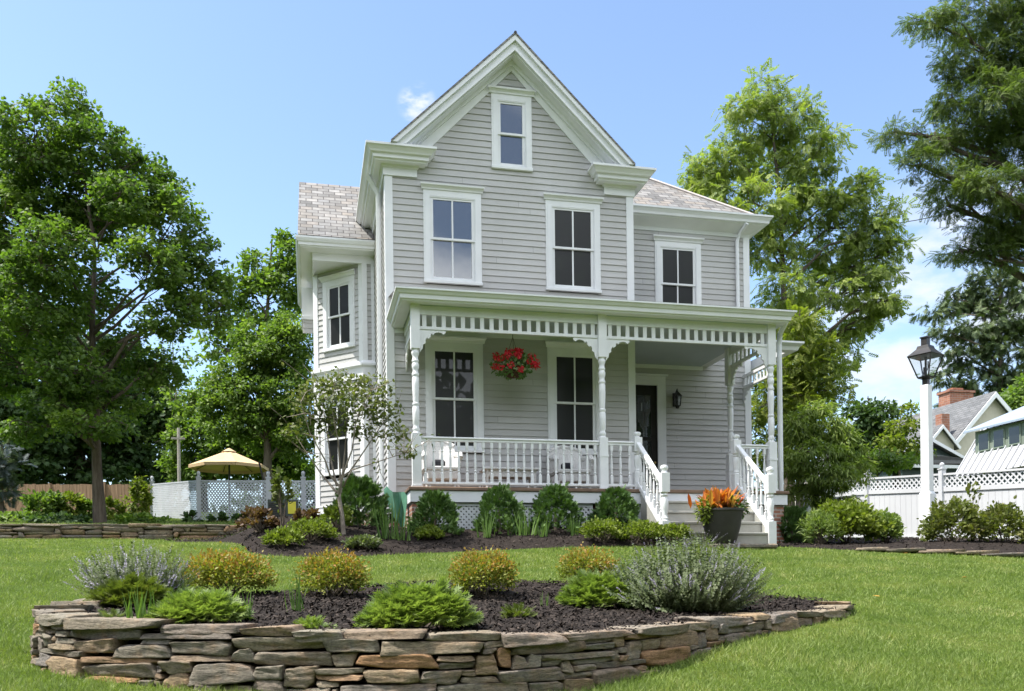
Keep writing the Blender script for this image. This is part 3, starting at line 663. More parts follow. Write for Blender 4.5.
def window(fr, u0, u1, zc, zs, parent=house, cap=True, muntin=True, capw=.062, sillw=.012, mid=None, casing=.115, pane='pane'):
    """u0,u1 = casing outer; zc = top of cap; zs = underside of sill. casing + cap one mesh, then sill, sash, pane"""
    c = casing; m = MB()
    hz = zc - .11
    m.box(fr, u0, u0 + c, zs + .06, hz, .0, .034); m.box(fr, u1 - c, u1, zs + .06, hz, .0, .034)
    m.box(fr, u0 + c, u1 - c, hz - .12, hz, .0, .034)
    m.box(fr, u0 + .035, u0 + c + .004, zs + .06, hz - .10, .030, .044); m.box(fr, u1 - c - .004, u1 - .035, zs + .06, hz - .10, .030, .044)
    if cap:
        prof = [(0, hz + .001), (.05, hz + .001), (.055, hz + .03), (.085, hz + .065), (.105, hz + .07), (.11, hz + .1), (0, hz + .112)]
        # moulded cap, mitred back to the wall at both ends
        def pt(u, nn, z): return fr.p(u, z, nn)
        V = []
        for e, sgn in ((u0 - capw + .05, -1), (u1 + capw - .05, 1)):
            for a, z in prof: V.append(pt(e + sgn * (max(a, 0) * .45), a, z))
        k = len(prof); m.add(V, [tuple(range(k)), tuple(range(2 * k - 1, k - 1, -1))] + [(i, (i + 1) % k, (i + 1) % k + k, i + k) for i in range(k)])
    wo = m.build('window', mt['trim'], parent)
    s = MB(); s.box(fr, u0 - sillw, u1 + sillw, zs, zs + .062, 0, .062); s.build('sill', mt['trim'], wo, bevel=.006)
    a0, a1 = u0 + c, u1 - c; zb, ztop = zs + .062, hz - .12
    zm = mid if mid else (zb + ztop) / 2
    st = .055
    for (lo, hi, dep, bot, tpp) in ((zm - .018, ztop, .004, .04, .055), (zb, zm + .02, -.022, .075, .04)):
        q = MB(); n0, n1 = dep - .02, dep + .012
        # box frame of the sash
        q.box(fr, a0 + .018, a0 + .018 + st, lo, hi, n0, n1); q.box(fr, a1 - .018 - st, a1 - .018, lo, hi, n0, n1)
        q.box(fr, a0 + .018 + st, a1 - .018 - st, lo, lo + bot, n0, n1 - .001); q.box(fr, a0 + .018 + st, a1 - .018 - st, hi - tpp, hi, n0, n1 - .001)
        if muntin: um = (a0 + a1) / 2; q.box(fr, um - .015, um + .015, lo + bot, hi - tpp, n0 + .002, n1 - .003)
        so_ = q.build('sash', mt['trim'], wo)
        g = MB(); g.box(fr, a0 + .018 + st - .01, a1 - .018 - st + .01, lo + bot - .01, hi - tpp + .01, dep - .012, dep - .006); g.build('pane', mt[pane], wo)
    j = MB()
    j.box(fr, a0, a0 + .018, zb, ztop, -.06, .03); j.box(fr, a1 - .018, a1, zb, ztop, -.06, .03); j.box(fr, a0, a1, ztop - .018, ztop + .002, -.06, .029)
    j.build('jamb', mt['trim'], wo)
    return wo
def hole(u0, u1, zc, zs): return (u0 + .05, u1 - .05, zs + .04, zc - .16)

wins2 = [(.7035, 1.82, 5.965, 4.08), (3.104, 4.22, 5.965, 4.08)]
wins1 = [(.7035, 1.82, 3.08, .87), (3.104, 4.22, 3.08, .87)]
attic = (2.045, 2.845, 7.935, 6.37)
SA = 8.29
def gable_lim(z):
    if z < 6.5: return (.0, W)
    return (2.45 - (SA - z) / 1.03, 2.45 + (SA - z) / 1.03)
# ---- main block walls
m = MB(); siding(m, FRONT, .125, W - .125, -.02, -.02 + EXP * 53, [hole(*x) for x in wins2 + wins1] + [hole(*attic)])
siding(m, FRONT, 0, W, -.02 + EXP * 53, SA, [(attic[0] + .05, attic[1] - .05, attic[3] + .04, attic[2] - .16)], gable_lim)
LEFTF = Frame((0, 9, 0), (0, -1, 0), (-1, 0, 0)); RIGHTF = Frame((W, 0, 0), (0, 1, 0), (1, 0, 0))
siding(m, LEFTF, 0, 8.87, -.3, 6.4); siding(m, RIGHTF, .13, 9, 0, 6.4)
m.box(Frame((0, 9, 0), (1, 0, 0), (0, 1, 0)), 0, W, -.9, 6.5, -.02, 0)
m.build('wall', mt['siding'], house)
sh = MB(); sh.prism(FRONT, [(.01, -.9), (W - .01, -.9), (W - .01, 6.4), (2.46, SA + .1), (2.44, SA + .1), (.01, 6.4)], -.20, -.075); sh.build('sheathing', mt['dark'], house)
for i, x in enumerate(wins2 + wins1): window(FRONT, *x, pane='pane' if i == 0 else 'dim pane')
window(FRONT, *attic, muntin=False, casing=.11, capw=.07)
# corner boards
m = MB(); m.box(FRONT, -.022, .125, -.3, 6.25, -.02, .03); m.box(LEFTF, 8.87, 9.0, -.3, 6.25, 0, .026); m.build('corner_board', mt['trim'], house)
m = MB(); m.box(FRONT, W - .125, W + .022, -.02, 6.25, -.02, .03); m.box(RIGHTF, 0.001, .13, 0, 6.25, 0, .026); m.build('corner_board', mt['trim'], house)
m = MB(); m.box(FRONT, .125, W - .125, -.2, -.02, 0, .035); m.box(LEFTF, 0, 8.87, -.45, -.3, 0, .035); m.build('water_table', mt['trim'], house)
# ---- cornices and returns
CORN = [(0, 6.25), (.205, 6.25), (.215, 6.285), (.25, 6.29), (.255, 6.36), (.30, 6.37), (.315, 6.40), (.36, 6.455), (.385, 6.465), (.385, 6.505), (0, 6.53)]
BLK = [(0, 6.055), (.05, 6.055), (.05, 6.2), (.075, 6.21), (.09, 6.25), (0, 6.25)]
for nm, path in (('cornice', [(0, 4.0), (0, 0), (.54, 0), (.54, .2)]), ('cornice', [(4.36, .2), (4.36, 0), (W, 0), (W, 8.9)])):
    m = MB(); m.sweep(path, CORN); m.sweep([(p[0] + (.001 if i == 3 else 0), p[1]) for i, p in enumerate(path)], BLK); m.build(nm, mt['trim'], house)
# ---- gable trim: crown, fascia, soffit, frieze on each slope
AX, AZ, X0, XE = 2.45, 8.775, .09, 4.81
slp = (AZ - 6.515) / (AX - X0)
for s in (-1, 1):
    def P(x, z): return (AX + s * x, z)
    h = AX - X0
    m = MB()
    m.prism(FRONT, [P(0, AZ), P(h, 6.52), P(h - .10, 6.52), P(0, AZ - .10)], .35, .41)
    m.prism(FRONT, [P(0, AZ - .02), P(h, 6.50), P(h - .25, 6.52), P(0, AZ - .27)], .30, .35)
    m.prism(FRONT, [P(0, AZ - .225), P(h - .22, 6.52), P(h - .27, 6.52), P(0, AZ - .275)], .35, .372)
    m.prism(FRONT, [P(0, AZ - .235), P(h - .24, 6.52), P(h - .31, 6.52), P(0, AZ - .30)], -.0, .30)
    m.prism(FRONT, [P(0, AZ - .29), P(h - .28, 6.53), P((SA - 6.53) / 1.03, 6.53), P(0, SA)], .0, .034)
    m.prism(FRONT, [P(0, AZ - .29), P(h - .28, 6.53), P(h - .38, 6.53), P(0, AZ - .39)], .034, .085)
    m.build('gable_trim', mt['trim'], house)
    r = MB(); e = h + .02
    r.prism(FRONT, [P(0, AZ + .045), P(e, AZ - e * slp + .045), P(e, AZ - e * slp + .004), P(0, AZ + .004)], -9, .425)
    r.build('roof', mt['slate side'], house)
m = MB(); m.tube([(AX, -.43, AZ + .03), (AX, 9, AZ + .03)], .03, 6); m.build('ridge_cap', mt['iron'], house)

# ---- right wing
WF = Frame((W, RY, 0), (1, 0, 0), (0, -1, 0)); WR = Frame((WX, RY, 0), (0, 1, 0), (1, 0, 0)); wl = WX - W
ww = (6.09 - W, 7.19 - W, 6.055, 4.12)
m = MB(); door_u = (5.17 - W, 6.08 - W)
siding(m, WF, .03, wl - .13, 0.02, 6.2, [hole(*ww), (door_u[0] - .05, door_u[1] + .05, 0, 2.72)]); siding(m, WR, .13, 6, -.3, 6.12)
m.box(Frame((W, RY + 6, 0), (1, 0, 0), (0, 1, 0)), 0, wl, -.9, 6.2, -.02, 0)
m.build('wall', mt['siding'], house)
sh = MB(); sh.bx(W + .01, WX - .01, RY + .075, RY + .2, -.9, 6.2); sh.build('sheathing', mt['dark'], house)
window(WF, *ww, pane='dim pane')
m = MB(); m.box(WF, wl - .13, wl + .02, -.3, 6.16, -.02, .03); m.box(WR, .001, .13, -.3, 6.16, 0, .026); m.build('corner_board', mt['trim'], house)
WC = [(0, 6.16), (.03, 6.16), (.04, 6.24), (.30, 6.36), (.315, 6.385), (.35, 6.39), (.36, 6.44), (.40, 6.50), (.42, 6.51), (.42, 6.55), (0, 6.58)]
m = MB(); m.sweep([(W - .1, RY), (WX, RY), (WX, RY + 6)], WC); m.build('cornice', mt['trim'], house)
kz = .82; zx0 = 6.56; xr, yr, t_ = WX + .20, RY - .20, 3.0
m = MB(); m.add([(W - 1.2, yr, zx0), (xr, yr, zx0), (xr - t_, yr + t_, zx0 + kz * t_), (W - 1.2, yr + t_, zx0 + kz * t_)], [(0, 1, 2, 3)]); m.build('roof', mt['slate'], house)
m = MB(); m.add([(xr, yr, zx0), (xr, yr + 7, zx0), (xr - t_, yr + 7, zx0 + kz * t_), (xr - t_, yr + t_, zx0 + kz * t_)], [(0, 1, 2, 3)]); m.build('roof', mt['slate side'], house)
m = MB(); m.tube([(xr, yr, zx0 + .02), (xr - t_, yr + t_, zx0 + kz * t_ + .02)], .035, 6); m.build('ridge_cap', surf('lead hip roll', (.42, .38, .36), None, .6), house)
# pipe and downspouts
m = MB(); m.tube([(8.17, RY - .34, 6.36), (8.11, RY - .12, 6.22), (8.06, RY - .07, 6.05), (8.06, RY - .07, 3.5)], .042, 8); m.build('downspout', mt['trim'], house, smooth=True)
m = MB(); m.tube([(-.30, .55, 6.28), (-.2, .6, 6.15), (-.09, .62, 5.95), (-.09, .62, -.55), (-.2, .5, -.65)], .05, 8); m.build('downspout', mt['trim'], house, smooth=True)
m = MB(); m.tube([(7.40, -1.55, 3.28), (7.40, -1.3, 3.1), (7.42, -1.22, 2.9), (7.42, -1.22, -.2), (7.46, -1.3, -.75)], .05, 8); m.build('downspout', mt['trim'], house, smooth=True)
# front door
m = MB(); c0, c1 = door_u[0] - .02, door_u[1] + .02
m.box(WF, c0 - .2, c0, 0.02, 2.72, 0, .04); m.box(WF, c1, c1 + .2, .02, 2.72, 0, .04); m.box(WF, c0 - .2, c1 + .2, 2.72, 2.92, 0, .04)
m.box(WF, c0 - .25, c1 + .25, 2.92, 2.965, 0, .08); dfr = m.build('door_frame', mt['trim'], house)
m = MB(); m.box(WF, c0, c0 + .13, .04, 2.72, -.05, -.02); m.box(WF, c1 - .13, c1, .04, 2.72, -.05, -.02); m.box(WF, c0 + .13, c1 - .13, .04, .75, -.05, -.022); m.box(WF, c0 + .13, c1 - .13, 2.5, 2.72, -.05, -.022)
m.box(WF, c0 + .13, c1 - .13, 1.5, 1.58, -.05, -.024); m.box(WF, (c0 + c1) / 2 - .02, (c0 + c1) / 2 + .02, .75, 2.5, -.05, -.026)
dr = m.build('door', mt['door'], house)
m = MB(); m.box(WF, c0 + .1, c1 - .1, .7, 2.55, -.048, -.04); m.build('pane', mt['pane'], dr)
m = MB(); m.lathe(WF.p(c1 - .07, 1.0, .01), [(.0, -.03), (.03, -.02), (.034, 0), (.03, .02), (0, .03)], 10); m.build('handle', surf('brass', (.45, .32, .12), None, .3, .5, metal=1.), dr, smooth=True)

# ---- two-storey bay on the left side
bx0, by0, bx1, by1 = -.26, 3.0, -1.28, 4.02
BA = Frame((bx1, by1, 0), (.70711, -.70711, 0), (-.70711, -.70711, 0)); bl = math.hypot(bx0 - bx1, by0 - by1)
BF = Frame((bx0, by0, 0), (1, 0, 0), (0, -1, 0)); BL = Frame((bx1, 7.0, 0), (0, -1, 0), (-1, 0, 0))
bw2 = (.27, 1.22, 5.35, 3.655); bw1 = (.17, 1.12, 2.66, .845)
m = MB()
siding(m, BA, .1, bl - .1, .15, 2.9, [hole(*bw1)]); siding(m, BA, .1, bl - .1, 3.3, 5.5, [hole(*bw2)])
siding(m, BF, .05, .26, .15, 2.9); siding(m, BF, .05, .26, 3.3, 5.5)
siding(m, BL, 0, 2.9, .15, 5.5)
m.build('bay_wall', mt['siding'], house)
sh = MB(); sh.add([BA.p(.02, .1, -.075), BA.p(bl - .02, .1, -.075), BA.p(bl - .02, 5.5, -.075), BA.p(.02, 5.5, -.075)], [(0, 1, 2, 3)]); sh.build('sheathing', mt['dark'], house)
window(BA, *bw2, pane='dim pane'); window(BA, *bw1, pane='dim pane')
m = MB()
m.box(BA, -.03, .105, .12, 5.45, -.02, .032); m.box(BA, bl - .105, bl + .012, .12, 5.45, -.02, .032); m.box(BF, -.012, .09, .12, 5.45, -.02, .030); m.box(BF, .18, .26, .12, 5.45, -.02, .028); m.box(BL, 2.86, 2.985, .12, 5.45, -.02, .03)
m.build('corner_board', mt['trim'], house)
m = MB(); baypath = [(bx1, 6.5), (bx1, by1), (bx0, by0), (0, by0)]
m.sweep(baypath, [(0, 2.92), (.04, 2.92), (.045, 3.16), (.10, 3.20), (.10, 3.24), (.02, 3.32), (0, 3.32)]); m.build('belt_course', mt['trim'], house)
m = MB(); m.sweep(baypath, [(0, -.02), (.035, -.02), (.035, .14), (.05, .15), (.0, .17)]); m.build('water_table', mt['trim'], house)
m = MB(); m.sweep(baypath, [(-.12, -.9), (.012, -.9), (.012, -.021), (-.12, -.021)]); m.sweep([(0, 9), (0, .001), (.6, .001)], [(-.12, -1.1), (.01, -1.1), (.01, -.451), (-.12, -.451)]); m.build('foundation', mt['brick'], house)
# overhanging square eave above the clipped bay
bp = [(bx1 - .02, 7.2), (bx1 - .02, by0), (0, by0)]
m = MB(); m.sweep(bp, [(-.02, 5.44), (.035, 5.44), (.035, 5.60), (.29, 5.63), (.30, 5.655), (.325, 5.66), (.33, 5.71), (.355, 5.73), (.385, 5.79), (.385, 5.83), (-.02, 5.85)])
m.add([(bx1 - .02, by0, 5.47), (0, by0, 5.47), (0, 7, 5.47), (bx1 - .02, 7, 5.47)], [(0, 1, 2, 3)]); m.build('cornice', mt['trim'], house)
rg0 = 2.0
m = MB(); m.add([(bx1 - .36, by0 - .36, 5.855), (.3, by0 - .36, 5.855), (.3, by0 - .36 + rg0, 5.855 + rg0), (bx1 - .32, by0 - .36 + rg0, 5.855 + rg0)], [(0, 1, 2, 3)])
m.add([(bx1 - .36, by0 - .36 + 2 * rg0, 5.855), (.3, by0 - .36 + 2 * rg0, 5.855), (.3, by0 - .36 + rg0, 5.855 + rg0), (bx1 - .32, by0 - .36 + rg0, 5.855 + rg0)], [(0, 1, 2, 3)])
m.build('roof', mt['slate'], house)
m = MB(); m.add([(bx1 - .25, by0 - .2, 5.84), (bx1 - .25, by0 - .36 + rg0, 5.82 + rg0), (bx1 - .25, by0 - .2 + 2 * rg0 - .3, 5.84)], [(0, 1, 2)]); m.build('bay_gable', mt['siding'], house)
# far chimney-like pendant wall behind the bay
PB = Frame((-1.56, 4.9, 0), (1, 0, 0), (0, -1, 0))
m = MB(); siding(m, PB, 0, .4, 4.38, 4.75); m.build('bay_wall', mt['siding'], house)
m = MB(); m.box(PB, -.02, .4, 4.75, 5.46, -.9, .02); m.box(PB, -.03, .4, 4.70, 4.78, -.9, .05); m.build('pendant_trim', mt['trim'], house)

# ---- porch
px = [.345, 3.735, 7.10]; PY = -1.45
DX0, DX1, DY = .21, 7.33, -1.61
m = MB(); m.bx(DX0 - .03, DX1 + .03, DY - .03, -.001, -.035, .03); m.bx(W + .001, DX1 + .03, 0, RY - .001, -.035, .03); m.build('porch_floor', mt['deck'], house, bevel=.012)
m = MB(); m.sweep([(DX0, -.002), (DX0, DY), (DX1, DY), (DX1, RY - .01)], [(-.05, -.23), (.0, -.23), (.0, -.037), (-.05, -.037)]); m.build('porch_fascia', mt['trim'], house)
def lattice(mb, fr, u0, u1, w0, w1, pitch, wd, th, nz=0.):
    """diagonal slats, clipped to the panel"""
    for s in (1, -1):
        L = (u1 - u0) + (w1 - w0); k = -(w1 - w0) if s == 1 else 0; a = u0 - (w1 - w0); 
        off = a
        while off < u1 + (w1 - w0):
            # line u = off + (w-w0)*s'  
            if s == 1: P0 = (off, w0); P1 = (off + (w1 - w0), w1)
            else: P0 = (off + (w1 - w0), w0); P1 = (off, w1)
            (ua, wa), (ub, wb) = P0, P1; du = ub - ua; t0, t1 = 0., 1.
            lo, hi = sorted(((u0 - ua) / du, (u1 - ua) / du)); t0 = max(t0, lo); t1 = min(t1, hi)
            if t1 - t0 > .02:
                qa = (ua + du * t0, wa + (wb - wa) * t0); qb = (ua + du * t1, wa + (wb - wa) * t1); h = wd * .7071
                n0 = nz if s == 1 else nz + th * 1.02
                c = [(qa[0] - h, qa[1] + h * s * 0), (qa[0] + h, qa[1])], [(qb[0] + h, qb[1]), (qb[0] - h, qb[1])]
                poly = [c[0][0], c[0][1], c[1][0], c[1][1]]
                poly = [(min(max(x, u0 - .005), u1 + .005), y) for x, y in poly]
                mb.prism(fr, poly, n0, n0 + th)
            off += pitch
    return mb
LF = Frame((0, -1.52, 0), (1, 0, 0), (0, -1, 0))
for u0, u1 in ((.46, 1.95), (2.0, 3.5), (3.95, 4.42)):
    m = MB(); lattice(m, LF, u0 + .05, u1 - .05, -.95, -.29, .092, .042, .008)
    m.box(LF, u0, u1, -.29, -.24, -.01, .03); m.box(LF, u0, u0 + .06, -1.0, -.29, -.01, .028); m.box(LF, u1 - .06, u1, -1.0, -.29, -.01, .028); m.box(LF, u0 + .06, u1 - .06, -1.0, -.92, -.01, .028)
    m.build('lattice_panel', mt['lattice white'], house)
m = MB()
for x in (.24, 3.55, 7.0): m = MB(); m.bx(x, x + .28, -1.56, -1.28, -1.4, -.232); m.build('brick_pier', mt['brick'], house)
m = MB(); m.bx(.24, .30, -1.275, -.02, -1.4, -.232); m.build('side_skirt', mt['brick'], house)
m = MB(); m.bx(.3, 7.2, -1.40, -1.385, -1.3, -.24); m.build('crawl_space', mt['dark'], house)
# porch roof
PC = [(-.02, 3.19), (.17, 3.19), (.18, 3.215), (.205, 3.22), (.21, 3.285), (.235, 3.30), (.265, 3.345), (.285, 3.355), (.285, 3.385), (-.02, 3.40)]
m = MB(); m.sweep([(.27, -.002), (.27, -1.53), (7.18, -1.53), (7.18, RY + .6)], PC); m.build('porch_cornice', mt['trim'], house)
m = MB(); m.add([(0.02, -1.80, 3.392), (7.44, -1.80, 3.392), (7.44, .4, 3.85), (0.02, .4, 3.85), (7.44, RY - .002, 3.95), (W + .03, RY - .002, 3.95), (W + .03, .4, 3.851), (7.44, .4, 3.851)], [(0, 1, 2, 3), (6, 7, 4, 5)]); m.build('porch_roof', mt['slate'], house)
m = MB(); m.bx(.3, 7.15, -1.5, -.002, 3.185, 3.2); m.bx(W + .002, 7.15, 0, RY - .002, 3.187, 3.2); m.build('porch_ceiling', mt['ceiling'], house)
m = MB(); m.box(WF, 0.03, 7.2 - W, 3.1, 3.184, 0, .03); m.box(FRONT, .13, W - .13, 3.1, 3.184, 0, .03); m.build('ceiling_moulding', mt['trim'], house)
# posts
def post_mesh(name, top=3.2):
    q = MB(); h = .0775; fr0 = Frame((0, 0, 0), (1, 0, 0), (0, 1, 0))
    q.bx(-h, h, -h, h, 2.43, top); q.bx(-h, h, -h, h, .03, .97); q.bx(-.09, .09, -.09, .09, .03, .07); q.bx(-.085, .085, -.085, .085, .62, .66)
    q.lathe((0, 0, 0), [(.07, .965), (.062, .99), (.05, 1.0), (.062, 1.03), (.066, 1.05), (.05, 1.08), (.046, 1.10), (.058, 1.13), (.062, 1.3), (.06, 1.42), (.05, 1.44), (.062, 1.46), (.062, 1.485), (.048, 1.5), (.052, 1.55), (.062, 1.8), (.06, 1.93), (.05, 1.95), (.064, 1.97), (.064, 2.0), (.05, 2.02), (.048, 2.07), (.062, 2.10), (.064, 2.16), (.05, 2.19), (.062, 2.21), (.062, 2.235), (.05, 2.25), (.05, 2.30), (.066, 2.34), (.07, 2.37), (.055, 2.40), (.07, 2.435)], 16)
    return q.mesh(name, smooth=True)
pm = post_mesh('porch_post'); posts = []
for x in px: posts.append(place('porch_post', pm, mt['turned'], house, (x, PY, 0)))
place('porch_post', pm, mt['turned'], house, (7.10, .22, 0))
# frieze of short slats, and the brackets
def frieze(fr, u0, u1):
    q = MB(); q.box(fr, u0, u1, 3.03, 3.19, -.03, .03); q.box(fr, u0, u1, 2.775, 2.825, -.03, .03)
    n = int(round((u1 - u0) / .166)); p = (u1 - u0) / n
    for i in range(n): c = u0 + (i + .5) * p; q.box(fr, c - .036, c + .036, 2.825, 3.03, -.012, .012)
    return q.build('porch_frieze', mt['trim'], house)
PF = Frame((0, PY, 0), (1, 0, 0), (0, -1, 0)); PS = Frame((7.10, PY, 0), (0, 1, 0), (1, 0, 0)); PL = Frame((.345, PY, 0), (0, 1, 0), (1, 0, 0))
frieze(PF, px[0] + .078, px[1] - .078); frieze(PF, px[1] + .078, px[2] - .078); frieze(PS, .078, 1.59); frieze(PL, .078, 1.43)
BR = [(0, 0), (.46, 0), (.455, -.045), (.415, -.075), (.38, -.045), (.33, -.035), (.27, -.05), (.235, -.095), (.215, -.06), (.19, -.09), (.195, -.125), (.15, -.16), (.13, -.135), (.1, -.19), (.105, -.235), (.06, -.26), (.05, -.33), (0, -.40)]
def bracket(fr, u, s):
    q = MB(); q.prism(fr, [(u + s * a, 2.774 + b) for a, b in BR], -.014, .014); return q.build('porch_bracket', mt['turned'], house)
bracket(PF, px[0] + .078, 1); bracket(PF, px[1] - .078, -1); bracket(PF, px[1] + .078, 1); bracket(PF, px[2] - .078, -1)
bracket(PS, .078, 1); bracket(PS, 1.59, -1); bracket(PL, 1.43, -1); bracket(PL, .078, 1)
# fan brackets at the porch's open right end: curved rib with slats
AF = Frame((8.2, .55, 0), (0, 1, 0), (1, 0, 0))
q = MB(); q.box(AF, 0, 1.2, 2.96, 3.02, -.03, .03); q.box(AF, 0, 1.2, 2.72, 2.77, -.03, .03)
for i in range(8): q.box(AF, .07 + i * .15, .13 + i * .15, 2.77, 2.96, -.012, .012)
q.prism(AF, [(1.2 - a, 2.72 + b) for a, b in BR], -.014, .014); q.build('porch_frieze', mt['trim'], house)
m = MB(); m.sweep([(8.05, .5), (8.05, .42), (8.52, .42), (8.52, RY + 2)], [(-.02, 3.22), (.17, 3.23), (.2, 3.30), (.27, 3.36), (.27, 3.40), (-.02, 3.42)]); m.build('side_eave', mt['trim'], house)
# railings
def baluster_mesh(h):
    q = MB(); a = .024; q.bx(-a, a, -a, a, 0, h * .22); q.bx(-a, a, -a, a, h * .86, h)
    q.lathe((0, 0, 0), [(.024, h * .22), (.016, h * .235), (.013, h * .25), (.024, h * .27), (.025, h * .29), (.015, h * .31), (.02, h * .36), (.024, h * .46), (.019, h * .62), (.014, h * .70), (.013, h * .74), (.023, h * .76), (.014, h * .78), (.02, h * .82), (.024, h * .86)], 8)
    return q.mesh('baluster', smooth=True)
bm_ = baluster_mesh(.71)
def rail(x0, x1, y):
    q = MB(); fr = Frame((0, y, 0), (1, 0, 0), (0, -1, 0)); q.box(fr, x0, x1, .84, .875, -.03, .03)
    r = q.build('porch_railing', mt['turned'], house)
    q = MB(); q.box(fr, x0, x1, .876, .915, -.048, .048); q.build('handrail', mt['turned'], r, bevel=.012)
    q = MB(); q.box(fr, x0, x1, .085, .13, -.035, .035)
    n = int(round((x1 - x0) / .149)); p = (x1 - x0) / n
    for i in range(1, n, 3): q.box(fr, x0 + i * p - .015, x0 + i * p + .015, .03, .085, -.02, .02)
    q.build('bottom_rail', mt['turned'], r, bevel=.006)
    for i in range(n): place('baluster', bm_, mt['turned'], r, (x0 + (i + .5) * p, y, .13))
NXL, NXR = 4.40, 6.37
rail(px[0] + .078, px[1] - .078, PY); rail(px[1] + .078, NXL - .07, PY); rail(NXR + .07, px[2] - .078, PY)
# newels and stairs
def newel_mesh(h):
    q = MB(); a = .072; q.bx(-a, a, -a, a, 0, h * .30); q.bx(-a, a, -a, a, h * .66, h * .90); 
    q.lathe((0, 0, 0), [(.068, h * .30), (.05, h * .315), (.062, h * .335), (.05, h * .35), (.045, h * .38), (.06, h * .45), (.066, h * .52), (.055, h * .58), (.045, h * .60), (.062, h * .62), (.05, h * .64), (.068, h * .66)], 14)
    q.lathe((0, 0, 0), [(.068, h * .90), (.045, h * .915), (.04, h * .925), (.062, h * .94), (.07, h * .965), (.058, h * .99), (.02, h), (.0, h)], 14)
    return q.mesh('newel_post', smooth=True)
nm_ = newel_mesh(1.07); nm2 = newel_mesh(1.36)
RISE, RUN = .205, .27
SY0 = DY - .03
m = MB()
for i in range(1, 5):
    z = -RISE * i; y1 = SY0 - RUN * (i - 1); m.bx(NXL + .0, NXR - .0, y1 - RUN - .025, y1, z - .04, z)
    m.bx(NXL + .02, NXR - .02, y1 - RUN + .0, y1 - RUN + .02, z - RISE, z - .042)
stairs = m.build('stairs', mt['step'], house, bevel=.006)
for x in (NXL - .02, NXR - .04):
    m = MB()
    poly = [(SY0, -.05), (SY0 - RUN * 4 - .05, -.05 - RISE * 4), (SY0 - RUN * 4 - .05, -1.3), (SY0, -1.3)]
    m.prism(Frame((x, 0, 0), (0, 1, 0), (1, 0, 0)), poly, 0, .06)
    m.build('stringer', mt['step'], stairs)
BNY = SY0 - RUN * 4 + .02
for x in (NXL, NXR):
    r = place('stair_railing', nm_, mt['turned'], house, (x, PY, .03)); 
    place('newel_post', nm2, mt['turned'], r, (x, BNY, -1.035))
    fr = Frame((x, 0, 0), (0, 1, 0), (1, 0, 0)); y0, y1 = PY - .07, BNY + .07
    za, zb = .90, .90 - (y0 - y1) / RUN * RISE; k = (za - zb) / (y0 - y1)
    q = MB(); q.prism(fr, [(y0, za - .07), (y1, zb - .07), (y1, zb), (y0, za)], -.045, .045); me = q.mesh('handrail', ORI[house.name], .01); link('handrail', me, mt['turned'], r, (ORI[house.name] - np.array((x, PY, .03))))
    q = MB(); q.prism(fr, [(y0, za - .82), (y1, zb - .82), (y1, zb - .72), (y0, za - .72)], -.04, .04); me = q.mesh('bottom_rail', ORI[house.name], .006); link('bottom_rail', me, mt['turned'], r, (ORI[house.name] - np.array((x, PY, .03))))
    for i in range(7):
        y = y0 + (y1 - y0) * (i + .6) / 7.2; z = za - (y0 - y) * k - .73
        link('baluster', bm_, mt['turned'], r, (0, y - PY, z - .03)).scale = (1, 1, .95)
m = MB(); m.bx(4.95, 6.15, -3.35, -2.7, -1.12, -1.045); paver = m.build('step_slab', mt['stone'], None, (5.5, -3.0, -1.1), bevel=.02); tag(paver, 'flat stone slab lying at the foot of the porch steps', 'stone slab')

# ---- things on the porch
def wall_lantern():
    L = np.array((6.53, RY - .14, 2.40)); t = thing('wall_lantern', L, 'black wall lantern beside the front door, under the porch roof', 'wall lamp')
    m = MB(); m.bx(L[0] - .06, L[0] + .06, RY - .03, RY - .014, L[2] - .14, L[2] + .16); m.tube([(L[0], RY - .03, L[2] + .05), (L[0], RY - .09, L[2] + .2), (L[0], RY - .14, L[2] + .23), L + (0, 0, .19)], .014, 6); m.build('bracket', mt['iron'], t)
    m = MB(); m.lathe(L, [(.02, .19), (.03, .17), (.10, .10), (.115, .085)], 6); m.lathe(L, [(.03, -.2), (.06, -.15), (.075, -.14)], 6)
    for i in range(6): a = i * math.pi / 3; m.tube([L + (.10 * math.cos(a), .10 * math.sin(a), .09), L + (.072 * math.cos(a), .072 * math.sin(a), -.145)], .008, 4)
    m.build('lantern_frame', mt['iron'], t)
    m = MB(); m.lathe(L, [(.068, -.14), (.096, .085)], 6); m.build('glass', mt['clear'], t)
wall_lantern()

